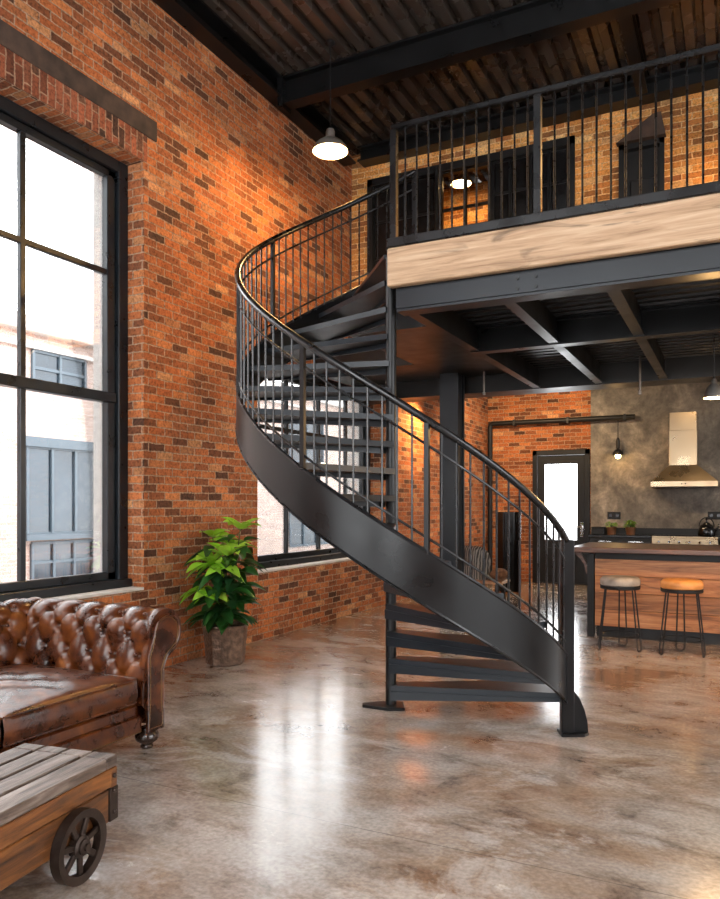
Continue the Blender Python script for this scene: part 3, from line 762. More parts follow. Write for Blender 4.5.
def dense(P):
    out = []
    for p, q in zip(P, P[1:]):
        m = max(1, int(math.hypot(q[0] - p[0], q[1] - p[1]) / .012))
        for k in range(m): out.append((p[0] + (q[0] - p[0]) * k / m, p[1] + (q[1] - p[1]) * k / m))
    out.append(P[-1]); return out
P = prof_roll(3.56, YR, .725, .155, 3.755)
PD = dense(P)
def buttons(par, place, acc, PDl, L0, L1, phase, nm='button'):
    a, bb = .21, .14
    for jv in range(1, 5):
        v = jv * bb
        if v > .86: break
        for iu in range(-2, 16):
            u = iu * a + (a / 2 if jv % 2 else 0)
            L = u + phase
            if L < L0 + .09 or L > L1 - .09: continue
            s_ = v + .02; i = min(range(len(acc)), key=lambda k: abs(acc[k] - s_))
            if s_ < .13 or s_ > .9: continue
            MB().sphere((0, 0, 0), .013, 10).build(nm, M['leather'], par, True, world=False).location = Vector(place(L, *PDl[i])) - root_of(par)
for side, nm in ((1, 'arm'), (-1, 'arm')):
    yc = 2.515
    pl = (lambda L, t_, z: (L, t_, z)) if side > 0 else (lambda L, t_, z: (L, 2 * yc - t_, z))
    b, acc = roll_mesh(PD, -4.42, XF, True, pl, phase=-3.39)
    ar = b.build('arm', M['leather'], so, True, sharp=70)
    # scroll front panel with piping and nails
    out = []
    for k in range(26):
        a = math.radians(178 - 250 * k / 25); out.append((YR + .118 * math.cos(a), .725 + .118 * math.sin(a)))
    pan = [(3.60, .125), (3.60, .60)] + out + [(3.772, .58), (3.735, .50), (3.735, .125)]
    if side < 0: pan = [(2 * yc - p[0], p[1]) for p in pan]
    MB().prism(pan, 'X', XF - .005, XF + .016).build('arm_front', M['leather'], so, True)
    MB().tube([(XF + .016, p[0], p[1]) for p in pan], .007, 6, True).build('piping', M['leather'], so, True)
    nb_ = MB(); dp = dense(pan + [pan[0]])
    npos = []
    for k in range(0, len(dp), 2):
        cy_, cz_ = (YR if side > 0 else 2 * yc - YR), .5
        q = Vector((dp[k][0], dp[k][1])); c_ = Vector((3.672 if side > 0 else 2 * yc - 3.672, min(.62, max(.3, dp[k][1])))); dv = (c_ - q).normalized() * .018
        npos.append((XF + .0175, q.x + dv.x, q.y + dv.y)); nb_.sphere(npos[-1], .0046, 6)
    nb_.tube(npos, .0028, 5)
    o = nb_.build('nailhead_trim', M['brass'], so, True); o['label'] = 'row of brass nail heads'
    buttons(so, pl, acc, PD, -4.42, XF, -3.39)
PB = dense([(2 * 0 + p[0], p[1]) for p in prof_roll(0.0, .215, .725, .155, .195)])
plb = lambda L, t_, z: (XBK - t_, L, z)
b, acc = roll_mesh(PB, 1.20, 3.83, True, plb, nL=240, phase=2.515)
b.build('backrest', M['leather'], so, True, sharp=70)
buttons(so, plb, acc, PB, 1.2, 3.83, 2.515)
def cushion(y0, y1):
    b = MB(); x0, x1 = XBK - .03, -3.325; z0, z1 = .315, .47; rows = []
    n, m = 34, 34; R_ = .03
    bev = lambda f: min(1.0, min(f, 1 - f) / .10)
    for i in range(n + 1):
        row = []
        fx = i / n
        for j in range(m + 1):
            fy = j / m
            puff = .055 * (math.sin(PI * fx) * math.sin(PI * fy)) ** .5
            wr = .006 * math.sin(fx * 23 + 5 * math.sin(fy * 7)) * (math.sin(PI * fx) * math.sin(PI * fy)) + .004 * math.sin(fy * 31 + 4 * fx * 6)* (math.sin(PI * fx) * math.sin(PI * fy))
            row.append((x0 + (x1 - x0) * fx, y0 + (y1 - y0) * fy, z1 + puff + wr))
        rows.append(row)
    b.grid(rows)
    # bulged sides
    def skirt(edge, nx, ny):
        rr = []
        for k in range(7):
            f = k / 6; bul = .016 * math.sin(PI * f)
            rr.append([(p[0] + nx * bul, p[1] + ny * bul, p[2] + (z0 - p[2]) * f) for p in edge])
        b.grid(rr)
    skirt([r[0] for r in rows], 0, -1); skirt([r[-1] for r in rows], 0, 1); skirt(rows[0], -1, 0); skirt(rows[-1], 1, 0)
    b.bm.faces.new([b.bm.verts.new(v) for v in ((x0, y0, z0), (x1, y0, z0), (x1, y1, z0), (x0, y1, z0))])
    bmesh.ops.remove_doubles(b.bm, verts=b.bm.verts[:], dist=1e-4)
    c = b.build('seat_cushion', M['leather'], so, True, sharp=60)
    pp = MB()
    for z in (z1, z0 + .01): pp.tube([(x1 + .004, y0 + .005, z), (x1 + .004, y1 - .005, z)], .006, 6)
    pp.tube([(x1 + .002, y1, z1), (x0, y1, z1)], .006, 6)
    w = pp.build('piping', M['leather'], so, True); w.parent = c; w.matrix_parent_inverse = Matrix.Identity(4)
    return c
cushion(2.585, 3.535); cushion(1.52, 2.565)
MB().box(-4.4, -3.345, 1.45, 3.58, .12, .30, .012).build('seat_frame', M['leather'], so)
MB().box(-3.35, -3.318, 1.45, 3.585, .125, .235, .01).build('front_rail', M['leather'], so)
nb_ = MB()
y = 1.47
while y < 3.58: nb_.sphere((-3.316, y, .136), .0048, 6); y += .022
nb_.tube([(-3.3165, 1.47, .136), (-3.3165, 3.57, .136)], .003, 5)
o = nb_.build('nailhead_trim', M['brass'], so, True); o['label'] = 'row of brass nail heads'
for fx in (-3.365, -4.5):
    for fy in (3.675, 1.355):
        MB().lathe([(.036, .0), (.042, .010), (.036, .022), (.044, .034), (.068, .05), (.078, .072), (.072, .096), (.055, .115), (.05, .13)], (fx, fy, 0), 20).build('foot', M['foot'], so, True)

# ------------------------------------------------------------------ cart table
CA = math.radians(8.5)
ct = thing('cart_table', 'low wooden factory cart used as a coffee table with spoked iron wheel', 'table', (-2.43, 2.23, 0), CA)
# local axes: +Y along the cart, +X out of the visible side; the side plane is x=0
ytop, zt, zb, wd = .285, .436, .152, .52
b = MB(); nbd = 4; w = (wd - .004) / nbd
for k in range(nbd):
    x1 = .0 - k * w; b.box(x1 - w + .008, x1 - (.008 if k else 0), -1.35, ytop - .075 * 1.0, zt - .05, zt, .005)
    b.box(x1 - w + .005, x1 - (.004 if k else 0), ytop - .072, ytop, zt - .05, zt, .005)
b.build('top_board', M['cart_top'], ct, world=False)
b = MB().box(-.05, -.001, -1.35, ytop - .03, .30, zt - .052, .004).box(-.05, .0, -1.35, ytop - .06, zb, .297, .005)
b.build('side_beam', M['cart_side'], ct, world=False)
b = MB().box(-wd + .0, -wd + .05, -1.35, ytop - .03, .30, zt - .052, .004).box(-wd, -wd + .05, -1.35, ytop - .06, zb, .297, .005)
b.build('side_beam', M['cart_side'], ct, world=False)
b = MB().box(-wd, .001, ytop - .045, ytop - .002, zb + .02, zt - .052, .004).box(-wd + .05, -.05, -1.3, ytop - .05, .36, .384)
b.build('end_beam', M['cart_side'], ct, world=False)
b = MB().box(-.04, .004, ytop - .056, ytop + .002, zb + .0, .30, .003).box(-wd - .004, -wd + .04, ytop - .056, ytop + .002, zb, .30, .003)
b.build('corner_iron', M['iron'], ct, world=False)
b = MB()
for (y_, z_) in ((ytop - .028, .35), (ytop - .028, .285), (ytop - .028, .19)): b.lathe([(.011, 0), (.011, .006), (.005, .01)], (.003, y_, z_), 10, 'X')
b.build('bolt', M['iron'], ct, world=False)
def wheel(x, y):
    r = .148; wv = MB(); prof = []
    # rim as a ring of rectangular section
    n = 40
    for (ra, xa), (rb, xb) in (((r, -.022), (r, .022)), ((r, .022), (r - .034, .018)), ((r - .034, .018), (r - .034, -.018)), ((r - .034, -.018), (r, -.022))):
        A = [wv.bm.verts.new((x + xa, y + ra * math.cos(2 * PI * k / n), .15 + ra * math.sin(2 * PI * k / n))) for k in range(n)]
        B_ = [wv.bm.verts.new((x + xb, y + rb * math.cos(2 * PI * k / n), .15 + rb * math.sin(2 * PI * k / n))) for k in range(n)]
        for k in range(n): wv.bm.faces.new((A[k], A[(k + 1) % n], B_[(k + 1) % n], B_[k]))
    bmesh.ops.remove_doubles(wv.bm, verts=wv.bm.verts[:], dist=1e-5)
    wo = wv.build('wheel', M['iron'], ct, True, world=False)
    for k in range(7):
        a = 2 * PI * k / 7 + .25; d_ = Vector((0, math.cos(a), math.sin(a))); c_ = Vector((x, y, .15))
        s_ = MB().bar(c_ + d_ * .03, c_ + d_ * .118, .026, .016, up=(1, 0, 0), bev=.003).build('spoke', M['iron'], ct, world=False); s_.parent = wo
    h = MB().lathe([(.045, -.02), (.045, .014), (.032, .02), (.032, .03), (.016, .034), (.016, .045)], (x, y, .15), 20, 'X').build('hub', M['iron'], ct, True, world=False); h.parent = wo
wheel(.024, 0); wheel(-wd - .024, 0); wheel(.024, -1.05); wheel(-wd - .024, -1.05)
MB().cyl((-wd, 0, .15), (0, 0, .15), .014, 10).cyl((-wd, -1.05, .15), (0, -1.05, .15), .014, 10).build('axle', M['iron'], ct, True, world=False)

# ------------------------------------------------------------------ plant
px_, py_ = -4.47, 5.98
pt_ = thing('potted_plant', 'tall leafy green plant in a hammered brown pot against the brick wall', 'plant', (px_, py_, 0))
b = MB().lathe([(.175, .0), (.19, .012), (.205, .2), (.22, .34), (.232, .37), (.225, .385), (.205, .375), (.20, .33)], (px_, py_, 0), 8, cap=False)
bot = MB(); 
b.lathe([(.0, .0), (.175, .0)], (px_, py_, 0), 8, cap=False); bmesh.ops.remove_doubles(b.bm, verts=b.bm.verts[:], dist=1e-4)
b.build('pot', M['pot'], pt_, True, sharp=25)
MB().lathe([(.203, .33), (.203, .345), (.0, .355)], (px_, py_, 0), 16).build('soil', M['soil'], pt_, True)
def leaf(b, base, dirv, L, Wd, droop, roll=0.0):
    d_ = Vector(dirv).normalized(); sidev = d_.cross(Vector((0, 0, 1)))
    if sidev.length < .05: sidev = Vector((1, 0, 0))
    sidev.normalize(); up = sidev.cross(d_).normalized()
    sidev = (sidev * math.cos(roll) + up * math.sin(roll)); up = sidev.cross(d_).normalized()
    rows = []
    n = 8
    for i in range(n + 1):
        f = i / n; wv = Wd * (math.sin(PI * min(1, f ** .8)) ** .8) * (1 - .25 * f) + .001
        c = Vector(base) + d_ * L * f + Vector((0, 0, -droop * L * f * f))
        rows.append([c - sidev * wv + up * wv * .35, c - sidev * wv * .5 + up * wv * .1, c, c + sidev * wv * .5 + up * wv * .1, c + sidev * wv + up * wv * .35])
    b.grid(rows)
old, new, stem = MB(), MB(), MB()
rnd = random.Random(11)
stems = []
for k in range(5):
    a = 2 * PI * k / 5 + .4; lean = rnd.uniform(.06, .16); hgt = (1.30, 1.12, 1.22, .98, 1.05)[k]
    pts = [Vector((px_ + .04 * math.cos(a), py_ + .04 * math.sin(a), .34))]
    for i in range(1, 7):
        f = i / 6; pts.append(Vector((px_ + .04 * math.cos(a) + lean * math.cos(a) * f, py_ + .04 * math.sin(a) + lean * math.sin(a) * f, .34 + (hgt - .34) * f)))
    stem.tube(pts, [.011 - .001 * i for i in range(7)], 6); stems.append(pts)
def stem_pt(pts, f):
    x = f * 6; i = min(5, int(x)); return pts[i].lerp(pts[i + 1], x - i)
for k, pts in enumerate(stems):
    nlf = 24
    for i in range(nlf):
        f = .10 + .88 * i / nlf; base = stem_pt(pts, f); a = i * 2.4 + k * 1.3
        if math.cos(a) < -.55: a = a + 1.5      # few leaves press into the wall
        up = rnd.uniform(-.15, .4); L = rnd.uniform(.22, .32) * (1.05 - .2 * f)
        dv = Vector((math.cos(a), math.sin(a), up)).normalized()
        if base.x + dv.x * (L + .06) < XL + .03: continue
        pet = base + dv * .06; stem.tube([base, pet], .003, 4)
        leaf(old, pet, dv, L, L * .27, rnd.uniform(.2, .6), rnd.uniform(-.4, .4))
# bright new growth at the tips and towards the room
for k, pts in enumerate(stems):
    tip = pts[-1]
    for i in range(7):
        a = i * 2 * PI / 7 + k; dv = Vector((math.cos(a), math.sin(a), rnd.uniform(.3, 1.1))).normalized(); L = rnd.uniform(.20, .28)
        if tip.x + dv.x * (L + .05) < XL + .03: continue
        stem.tube([tip, tip + dv * .03], .003, 4); leaf(new, tip + dv * .03, dv, L, L * .34, rnd.uniform(.2, .5), rnd.uniform(-.3, .3))
for (dx, dz) in ((-.16, .98), (-.06, 1.0), (-.22, .74), (-.10, .72), (.02, .95)):
    base = Vector((px_, py_, dz)) + RT * dx - FW * .16
    for i in range(4):
        a = i * 1.1 - 1.6; dv = (RT * math.sin(a) * .9 - FW * .5 * abs(math.cos(a)) + Vector((0, 0, -.15 + .25 * math.cos(a * 2)))).normalized(); L = .22
        leaf(new, base, dv, L, L * .36, .3, rnd.uniform(-.5, .5))
    stem.tube([Vector((px_, py_, dz - .12)), base], .004, 5)
old.build('foliage', M['leaf_old'], pt_, True, sharp=180)
o = new.build('young_leaves', M['leaf_new'], pt_, True, sharp=180); o['label'] = 'bright yellow green young leaves'
stem.build('stem', M['stem'], pt_, True)

# ------------------------------------------------------------------ kitchen island and stools
isl = thing('kitchen_island', 'wooden bar island with a dark counter top and plank front', 'kitchen island', (.8, 9.6, 0))
IX0, IX1, IY0, IY1 = -1.56, 3.2, 9.12, 10.1
MB().box(-1.72, IX1 + .1, 8.93, IY1 + .1, 1.0, 1.06, .006).build('counter_top', M['counter_wood'], isl)
b = MB()
for k in range(4): b.box(IX0 + .085, IX1, IY0, IY0 + .03, .135 + k * .197, .135 + (k + 1) * .197 - .006, .003)
b.build('front_board', M['island_wood'], isl)
b = MB()
for k in range(4): b.box(IX0 + .03, IX0 + .055, IY0 + .1, IY1 - .08, .135 + k * .197, .135 + (k + 1) * .197 - .006, .003)
b.build('side_board', M['black'], isl)
b = MB().box(IX0, IX0 + .08, IY0 - .02, IY0 + .06, 0, .995, .004).box(IX0, IX0 + .10, IY1 - .1, IY1, 0, .995, .004).box(IX1, IX1 + .1, IY0 - .02, IY0 + .08, 0, .995, .004).box(IX1, IX1 + .1, IY1 - .1, IY1, 0, .995, .004)
b.box(IX0 + .11, IX1, IY0 + .0, IY0 + .05, .93, .998)
b.build('frame', M['black'], isl)
MB().box(IX0 + .1, IX1, IY0 + .05, IY1 - .05, .0, .125).build('kickboard', M['black'], isl)
MB().box(IX0 + .06, IX1, IY0 + .03, IY1 - .03, .125, .998).build('carcass', M['black'], isl)
pl = [(-1.70, .998), (-1.70, .965), (-1.64, .91), (-1.595, .84), (-1.575, .74), (-1.561, .74), (-1.561, .82), (-1.59, .90), (-1.65, .998)]
MB().prism(pl, 'Y', IY0 - .0, IY0 + .06).build('bracket', M['counter_wood'], isl)

def stool(loc, seat_mat, label, rz):
    t = thing('bar_stool', label, 'stool', loc, rz, 'round bar stools at the island')
    MB().lathe([(.0, .685), (.185, .685), (.203, .70), (.207, .73), (.203, .76), (.18, .782), (.10, .79), (.0, .79)], (0, 0, 0), 32, cap=False).build('seat', seat_mat, t, True, world=False)
    MB().lathe([(.0, .655), (.198, .655), (.205, .662), (.205, .69), (.0, .69)], (0, 0, 0), 32, cap=False).build('seat_ring', M['black'], t, True, world=False)
    for k in range(3):
        a = math.radians((200, 340, 90)[k]); d_ = Vector((math.cos(a), math.sin(a), 0)); s_ = Vector((-d_.y, d_.x, 0))
        p = [d_ * .15 - s_ * .028 + Vector((0, 0, .66))]
        for i in range(9):
            f = i / 8; an = PI * (1 + f); p.append(d_ * .215 + s_ * (.042 * math.cos(an)) + Vector((0, 0, .051 + .042 * math.sin(an))))
        p.append(d_ * .15 + s_ * .028 + Vector((0, 0, .66)))
        MB().tube(p, .008, 8).build('leg', M['black'], t, True, world=False)
    MB().tube([(.192 * math.cos(2 * PI * k / 32), .192 * math.sin(2 * PI * k / 32), .17) for k in range(32)], .007, 8, True).build('foot_ring', M['black'], t, True, world=False)
    return t
stool((-1.10, 8.42, 0), M['grey_leather'], 'bar stool with a worn grey leather seat', 0)
stool((-.49, 8.38, 0), M['tan_leather'], 'bar stool with a tan leather seat', .12)

# ------------------------------------------------------------------ back counter, range, hood
YK = 14.33
def cabinet(x0, x1, label, ndoor):
    t = thing('base_cabinet', label, 'cabinet', ((x0 + x1) / 2, YK + .3, 0), 0, 'black base cabinets')
    MB().box(x0, x1, YK, YB - .04, .1, .96).box(x0 + .02, x1 - .02, YK + .06, YB - .06, 0, .1).build('body', M['black'], t)
    w = (x1 - x0) / ndoor
    for k in range(ndoor):
        a, c = x0 + k * w + .006, x0 + (k + 1) * w - .006
        dr_ = MB().box(a, c, YK - .02, YK - .001, .76, .95, .004).build('drawer', M['black'], t)
        h = MB().box((a + c) / 2 - .12, (a + c) / 2 + .12, YK - .05, YK - .038, .875, .892).cyl(((a + c) / 2 - .1, YK - .04, .883), ((a + c) / 2 - .1, YK - .019, .883), .006, 8).cyl(((a + c) / 2 + .1, YK - .04, .883), ((a + c) / 2 + .1, YK - .019, .883), .006, 8).build('handle', M['chrome'], t); h.parent = dr_
        dd = MB().box(a, c, YK - .02, YK - .001, .11, .75, .004).build('door', M['black'], t)
        h = MB().box(a + .04, a + .055, YK - .05, YK - .038, .5, .7).build('handle', M['chrome'], t); h.parent = dd
SX0, SX1 = at(1, YK, 652, 535).x, at(1, YK, 718, 535).x
CX0 = at(1, YK, 590, 535).x
cabinet(CX0, SX0 - .01, 'black drawer cabinet to the left of the range', 2)
cabinet(SX1 + .01, 2.4, 'black cabinet to the right of the range at the frame edge', 3)
t = thing('worktop', 'black worktop left of the range with a low upstand', 'worktop', (CX0, YK, .96))
MB().box(CX0 - .03, SX0 - .008, YK - .03, YB - .035, .962, 1.0, .004).build('top', M['black_gloss'], t)
t = thing('worktop', 'black worktop right of the range under the kettle', 'worktop', (SX1, YK, .96))
MB().box(SX1 + .008, 2.4, YK - .03, YB - .035, .962, 1.0, .004).build('top', M['black_gloss'], t)
tag(MB().box(CX0 - .03, 2.4, YB - .048, YB - .032, 1.003, 1.12).build('backsplash', M['black']), 'low black backsplash strip along the concrete wall', 'backsplash')
t = thing('range_cooker', 'stainless steel range cooker below the hood', 'cooker', ((SX0 + SX1) / 2, YK + .3, 0))
MB().box(SX0, SX1, YK, YB - .05, .08, .97, .004).build('body', M['steel_brushed'], t)
MB().box(SX0, SX1, YK - .03, YB - .05, .972, 1.0, .004).build('cooktop', M['black_gloss'], t)
MB().box(SX0, SX1, YK - .045, YK - .002, .965, 1.0, .006).box(SX0, SX1, YK - .045, YK - .002, .84, .963, .004).build('control_panel', M['steel_brushed'], t)
for k in range(6): MB().lathe([(.024, 0), (.022, -.02), (.018, -.03)], (SX0 + .12 + k * (SX1 - SX0 - .24) / 5, YK - .046, .90), 14, 'Y').build('knob', M['chrome'], t, True)
dd = MB().box(SX0 + .03, SX1 - .03, YK - .035, YK - .002, .2, .82, .006).build('oven_door', M['steel_brushed'], t)
h = MB().cyl((SX0 + .1, YK - .075, .77), (SX1 - .1, YK - .075, .77), .012, 10).cyl((SX0 + .15, YK - .075, .77), (SX0 + .15, YK - .034, .77), .009, 8).cyl((SX1 - .15, YK - .075, .77), (SX1 - .15, YK - .034, .77), .009, 8).build('handle', M['chrome'], t); h.parent = dd
for fx in (SX0 + .06, SX1 - .06): MB().cyl((fx, YK + .1, 0), (fx, YK + .1, .09), .025, 10).build('foot', M['black'], t)
# hood
yh = 14.45
hx0, hx1 = at(1, yh, 650.5, 486).x, at(1, yh, 718, 486).x; hz0 = at(1, yh, 684, 486.5).z; hz1 = at(1, yh, 684, 481).z
yc_ = 14.62; kx0, kx1 = at(1, yc_, 669, 440).x, at(1, yc_, 697, 440).x; kz0 = at(1, yc_, 684, 465).z; kz1 = at(1, yc_, 684, 412).z
t = thing('range_hood', 'brushed steel range hood on the concrete wall', 'range hood', ((hx0 + hx1) / 2, 14.7, hz0))
b = MB().box(kx0, kx1, yc_, YB - .035, kz0 - .02, (kz0 + kz1) / 2 + .15, .003).box(kx0 + .006, kx1 - .006, yc_ + .006, YB - .035, (kz0 + kz1) / 2 + .15, kz1, .003); b.build('chimney', M['steel_brushed'], t)
MB().hexa([(hx0 + .005, yh + .005, hz1), (hx1 - .005, yh + .005, hz1), (hx1 - .005, YB - .035, hz1), (hx0 + .005, YB - .035, hz1), (kx0, yc_, kz0), (kx1, yc_, kz0), (kx1, YB - .035, kz0), (kx0, YB - .035, kz0)]).build('canopy', M['steel_brushed'], t)
MB().box(hx0, hx1, yh, YB - .035, hz0, hz1, .003).build('rim', M['steel_brushed'], t)
for dx in (-.03, .03): MB().cyl(((hx0 + hx1) / 2 + dx, yh, (hz0 + hz1) / 2), ((hx0 + hx1) / 2 + dx, yh - .006, (hz0 + hz1) / 2), .012, 10).build('button', M['black'], t)

# things on the back counter
q = at(1, 14.55, 610, 533)
t = thing('canister', 'low black box at the left end of the worktop', 'box', (q.x - .2, 14.62, 1.001))
MB().box(q.x - .33, q.x - .10, 14.52, 14.72, 1.001, 1.12, .008).build('body', M['black'], t); MB().box(q.x - .335, q.x - .095, 14.515, 14.725, 1.121, 1.14, .006).build('lid', M['black'], t)
def herb(px, label, h, nl):
    q = at(1, 14.6, px, 533); t = thing('potted_herb', label, 'plant', (q.x, 14.6, 1.0), 0, 'herb pots on the worktop')
    MB().lathe([(.0, 0), (.07, 0), (.078, .02), (.09, .13), (.094, .135), (.088, .14), (.08, .125), (.0, .12)], (q.x, 14.6, 1.0), 20, cap=False).build('pot', M['copper'], t, True)
    b = MB(); s = MB()
    for i in range(nl):
        a = rnd.uniform(0, 2 * PI); r_ = rnd.uniform(0, .085); c = Vector((q.x + r_ * math.cos(a), 14.6 + r_ * math.sin(a), 1.0 + .14 + rnd.uniform(0, h) * (1 - r_ * 3)))
        leaf(b, c, (math.cos(a), math.sin(a), rnd.uniform(-.1, .6)), .06, .022, .3)
    for i in range(6): s.tube([(q.x, 14.6, 1.11), (q.x + rnd.gauss(0, .03), 14.6 + rnd.gauss(0, .03), 1.14 + h * .8)], .004, 4)
    b.build('foliage', M['herb'], t, True, sharp=180); s.build('stem', M['stem'], t)
herb(611.5, 'small herb in a copper pot beside the black box', .10, 60)
herb(630.5, 'wider herb in a copper pot nearer the range', .13, 110)
q = at(1, 14.5, 706.5, 533)
t = thing('kettle', 'black kettle with a pointed lid on the back worktop', 'kettle', (q.x, 14.55, 1.0)); c = (q.x, 14.55, 1.0)
MB().lathe([(0, .0), (.13, 0), (.14, .03), (.135, .12), (.10, .19), (.06, .215), (0, .22)], c, 24, cap=False).build('body', M['black_gloss'], t, True)
MB().lathe([(.06, .215), (.05, .235), (.015, .25), (.012, .28), (.024, .295), (.02, .32), (.0, .33)], c, 16, cap=False).build('lid', M['black_gloss'], t, True)
MB().tube([(q.x + .11, 14.55, 1.08), (q.x + .17, 14.55, 1.14), (q.x + .20, 14.55, 1.22)], [.03, .02, .013], 10).build('spout', M['black_gloss'], t, True)
MB().tube([(q.x - .12 * math.cos(a) , 14.55, 1.17 + .16 * math.sin(a)) for a in [PI * k / 12 for k in range(13)]], .011, 8).build('handle', M['black'], t, True)
for px, lab in ((614, 'black double wall socket above the herb pots'), (715, 'black wall socket beside the kettle')):
    q = at(1, YB - .03, px, 515.5); t = thing('wall_socket', lab, 'socket', (q.x, YB - .03, q.z), 0, 'wall sockets')
    MB().box(q.x - .12, q.x + .12, YB - .045, YB - .031, q.z - .07, q.z + .07, .004).build('plate', M['black'], t)
    b = MB()
    for dx in (-.06, .06): b.cyl((q.x + dx, YB - .045, q.z), (q.x + dx, YB - .048, q.z), .03, 14)
    b.build('outlet', M['black_gloss'], t)

# ------------------------------------------------------------------ pipes
A = at(1, YB - .15, 490, 424); Bq = at(1, YB - .15, 635, 417)
t = thing('conduit_pipe', 'black pipe along the kitchen wall dropping down in the corner', 'pipe', (A.x, YB - .15, 0))
MB().tube([(A.x, YB - .15, .0), (A.x, YB - .15, A.z - .06), (A.x + .02, YB - .15, A.z - .015), (A.x + .06, YB - .15, A.z), (Bq.x, YB - .15, A.z)], .05, 12).build('pipe', M['black'], t, True)
for x in (A.x + .5, -2.9, -1.85): MB().box(x - .02, x + .02, YB - .205, YB - .032, A.z - .06, A.z + .06).build('clip', M['black'], t)
for px, py0, py1, Y, lab in ((640, 367, 394, 9.2, 'thin steel rod hanging under the upper level above the island'), (484, 379, 395, 9.2, 'thin pale steel rod hanging beside the broad column')):
    p0 = at(1, Y, px, py1); t = thing('hanger_rod', lab, 'rod', (p0.x, Y, p0.z), 0, 'rods hanging under the upper level')
    MB().cyl((p0.x, Y, p0.z), (p0.x, Y, 3.272), .012, 8).build('rod', M['lamp_grey'], t); MB().lathe([(.022, 0), (.022, .03), (.012, .04)], p0, 10).build('tip', M['lamp_grey'], t)

# ------------------------------------------------------------------ lamps
def point(loc, col, e, r=.04, nm='lamp_light'):
    l = bpy.data.lights.new(nm, 'POINT'); l.energy = e; l.color = col; l.shadow_soft_size = r
    o = bpy.data.objects.new(nm, l); COL.objects.link(o); o.location = loc; return o
WARM = (1.0, .58, .22)
def pendant(c, R_, ztop, label, energy, lit=True, group='pendant lamps', tall=1.0):
    """c = centre of the shade's rim"""
    t = thing('pendant_lamp', label, 'lamp', (c[0], c[1], ztop), 0, group); k = R_ / .19
    out = [(.19, 0), (.188, .012), (.175, .045), (.14, .09), (.09, .125), (.055, .14), (.05, .15), (.05, .21), (.04, .235), (.015, .245)]
    MB().lathe([(r * k, h * k) for r, h in [(r, h * (tall if h < .15 else 1) + (0.14 * (tall - 1) if h >= .15 else 0)) for r, h in out]], c, 32, cap=False).build('shade', M['lamp_grey'], t, True)
    MB().lathe([(.186 * k, .002 * k), (.172 * k, .042 * k), (.137 * k, .087 * k), (.088 * k, .121 * k), (.0, .13 * k)], c, 32, cap=False).build('shade_lining', M['lamp_in'], t, True)
    zz = c[2]
    MB().lathe([(.0, .028), (.022, .034), (.036, .055), (.032, .08), (.016, .10), (.014, .125)], (c[0], c[1], zz), 16, cap=False).build('bulb', M['bulb'] if lit else M['lamp_in'], t, True)
    MB().cyl((c[0], c[1], zz + .24 * k), (c[0], c[1], ztop), .006, 8).build('cord', M['black'], t)
    MB().lathe([(.05, 0), (.05, -.02), (.015, -.04)], (c[0], c[1], ztop), 16).build('ceiling_rose', M['black'], t, True)
    if lit: point((c[0], c[1], zz + .012), WARM, energy, .07)
    return t
pendant((-3.87, 7.02, 5.33), .19, ZC, 'lit grey pendant lamp hanging close to the left brick wall', 105)
q = at(1, 10.35, 461, 184)
pendant((q.x, 10.35, q.z), .15, ZC, 'lit grey pendant lamp behind the upper level partition', 40)
q = at(1, 7.6, 714, 398)
pendant((q.x, 7.6, q.z), .088, 3.27, 'small grey pendant lamp above the bar stools at the right edge', 80, tall=2.0)
q = at(1, YB - .15, 618, 455)
t = thing('pendant_lamp', 'small dark pendant with a bare bulb hanging from the black pipe', 'lamp', (q.x, YB - .15, A.z), 0, 'pendant lamps')
c = (q.x, YB - .15, q.z)
MB().cyl((q.x, YB - .15, q.z + .33), (q.x, YB - .15, A.z - .05), .008, 8).build('cord', M['black'], t)
MB().lathe([(.10, .0), (.09, .05), (.06, .09), (.03, .11), (.035, .14), (.035, .26), (.028, .3), (.012, .33)], c, 20, cap=False).build('shade', M['black'], t, True)
MB().sphere((c[0], c[1], c[2] - .02), .055, 16).build('bulb', M['bulb_dim'], t, True)
point((c[0], c[1] - .12, c[2] - .03), WARM, 6, .04)
# recessed spotlights in the soffit of the upper level next to the left wall
q = at(1, 9.2, 415, 366)
t = thing('spotlight', 'small lit spotlight under the girder washing the brick wall', 'lamp', (-4.2, 11.8, 3.9))
MB().cyl((-4.2, 11.8, 3.9), (-4.2, 11.8, 3.22), .012, 8).build('stem', M['black'], t)
MB().tube([(-4.12, 11.8, 3.24), (-4.14, 11.8, 3.225), (-4.30, 11.8, 3.12)], [.03, .05, .052], 16).build('housing', M['black'], t, True)
MB().tube([(-4.301, 11.8, 3.1195), (-4.304, 11.8, 3.1175)], .043, 16).build('lens', M['bulb'], t)
l = bpy.data.lights.new('spot_light', 'SPOT'); l.energy = 150; l.color = WARM; l.spot_size = math.radians(125); l.spot_blend = .5; l.shadow_soft_size = .04
lo = bpy.data.objects.new('spot_light', l); COL.objects.link(lo); lo.location = (-4.32, 11.8, 3.108); lo.rotation_euler = Vector((-.8, -.1, -.6)).to_track_quat('-Z', 'Y').to_euler()

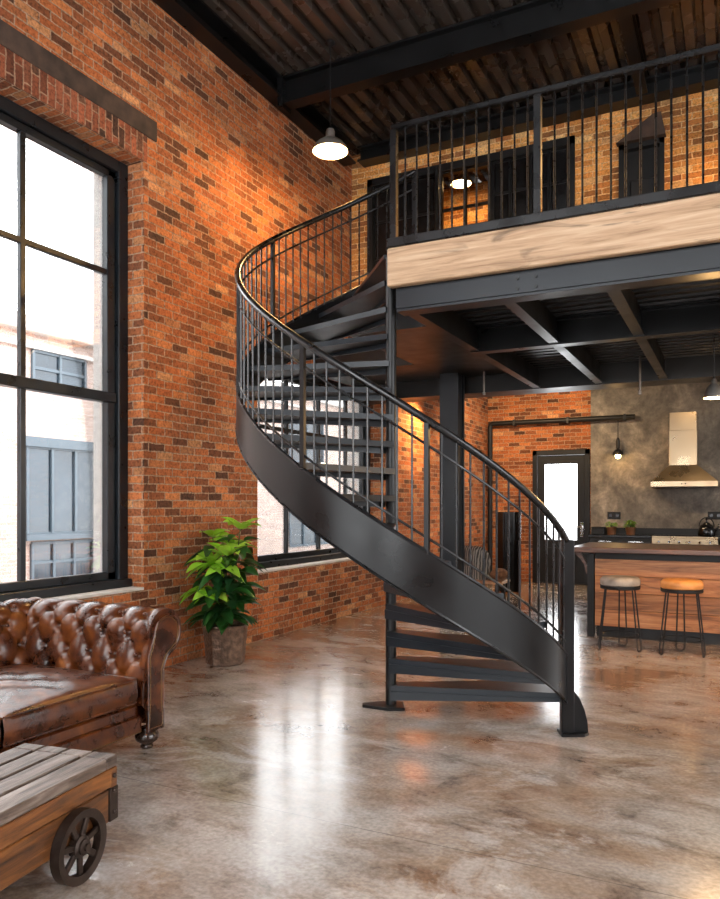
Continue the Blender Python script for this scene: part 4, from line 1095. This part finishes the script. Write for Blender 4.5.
# added spotlights, hidden behind the girder, to brighten the kitchen brick
for x, en, lab in ((-3.95, 150, 'added hidden spotlight over the corner bench'), (-3.0, 150, 'added hidden spotlight over the kitchen door'), (-.6, 40, 'added hidden spotlight over the range')):
    t = thing('spotlight', lab, 'lamp', (x, 12.6, 3.9), 0, 'added spotlights brightening the kitchen')
    MB().lathe([(.05, 0), (.05, -.12), (.04, -.12), (.04, -.02)], (x, 12.6, 3.9), 16, cap=False).build('housing', M['black'], t, True)
    MB().lathe([(.0, -.06), (.038, -.06), (.038, -.05), (.0, -.05)], (x, 12.6, 3.9), 16, cap=False).build('lens', M['bulb'], t)
    l = bpy.data.lights.new('spot_light', 'SPOT'); l.energy = en; l.color = (1, .72, .42); l.spot_size = math.radians(130); l.spot_blend = .6; l.shadow_soft_size = .03
    lo = bpy.data.objects.new('spot_light', l); COL.objects.link(lo); lo.location = (x, 12.6, 3.77); lo.rotation_euler = Vector((0, .75, -.65)).to_track_quat('-Z', 'Y').to_euler()

# ------------------------------------------------------------------ corner bench, throw, dark panels
t = thing('bench', 'low pale wooden bench in the corner behind the staircase', 'bench', (-3.8, 12.0, 0))
MB().box(-4.42, -3.34, 11.75, 12.25, .27, .32, .01).build('seat', M['bench_wood'], t)
for x in (-4.34, -3.44):
    for y in (11.82, 12.18): MB().box(x - .03, x + .03, y - .03, y + .03, 0, .27).build('leg', M['black'], t)
th = thing('throw_blanket', 'grey striped throw heaped on the low bench', 'blanket', (-3.95, 12.0, .32))
b = MB(); rows = []
for i in range(25):
    row = []
    for j in range(33):
        a = 2 * PI * j / 32; f = i / 24
        rr = .30 * math.sin(min(1, f * 1.15) * PI / 2) ** .6 * (1 + .10 * math.sin(5 * a + 2 * f) + .05 * math.sin(11 * a)); z = .32 + .55 * (1 - f ** 2.2) + .02 * math.sin(7 * a + 9 * f) * f
        row.append((-3.95 + rr * math.cos(a) * 1.05, 12.0 + rr * math.sin(a) * .75, max(.322, z)))
    rows.append(row)
b.grid(rows); bmesh.ops.remove_doubles(b.bm, verts=b.bm.verts[:], dist=1e-4); b.build('cloth', M['stripe'], th, True, sharp=180)
cu = thing('cushion', 'small brown woolly cushion lying beside the striped throw', 'cushion', (-3.52, 11.95, .32))
MB().sphere((-3.44, 11.95, .42), .15, 20, (1, .9, .66)).build('cover', M['fur'], cu, True)
t = thing('dark_panels', 'tall glossy black panels standing in for a dark item by the kitchen door', 'panels', (-3.45, 13.0, 0))  # stand-in panels for an unidentified dark upright item
xs = (at(1, 13, 497, 550).x, at(1, 13, 505, 550).x, at(1, 13, 514, 550).x, at(1, 13, 521.5, 550).x); ys = (13.05, 12.93, 13.05, 12.95)
for k in range(3): MB().bar((xs[k], ys[k], .72), (xs[k + 1], ys[k + 1], .72), .03, 1.42, bev=.01).build('panel', M['black_gloss'], t)

# ------------------------------------------------------------------ daylight
w = bpy.data.worlds.new('sky'); sc.world = w; w.use_nodes = True; nt = w.node_tree
bg = nt.nodes['Background']; bg.inputs[0].default_value = (.95, .98, 1.0, 1); bg.inputs[1].default_value = 8.0
sc.view_settings.view_transform = 'Standard'; sc.view_settings.look = 'None'
sc.view_settings.exposure = 0.35; sc.view_settings.gamma = 1.0
try: sc.view_settings.use_curve_mapping = False
except Exception: pass
# unseen pendants: one over the upper level, one added to warm the kitchen, right of the photograph
pendant((1.0, 8.45, 5.35), .19, ZC, 'pendant lamp over the upper level to the right of the photo', 420)
pendant((1.3, 7.6, 2.55), .11, 3.27, 'added unseen pendant lamp over the right end of the island', 90)
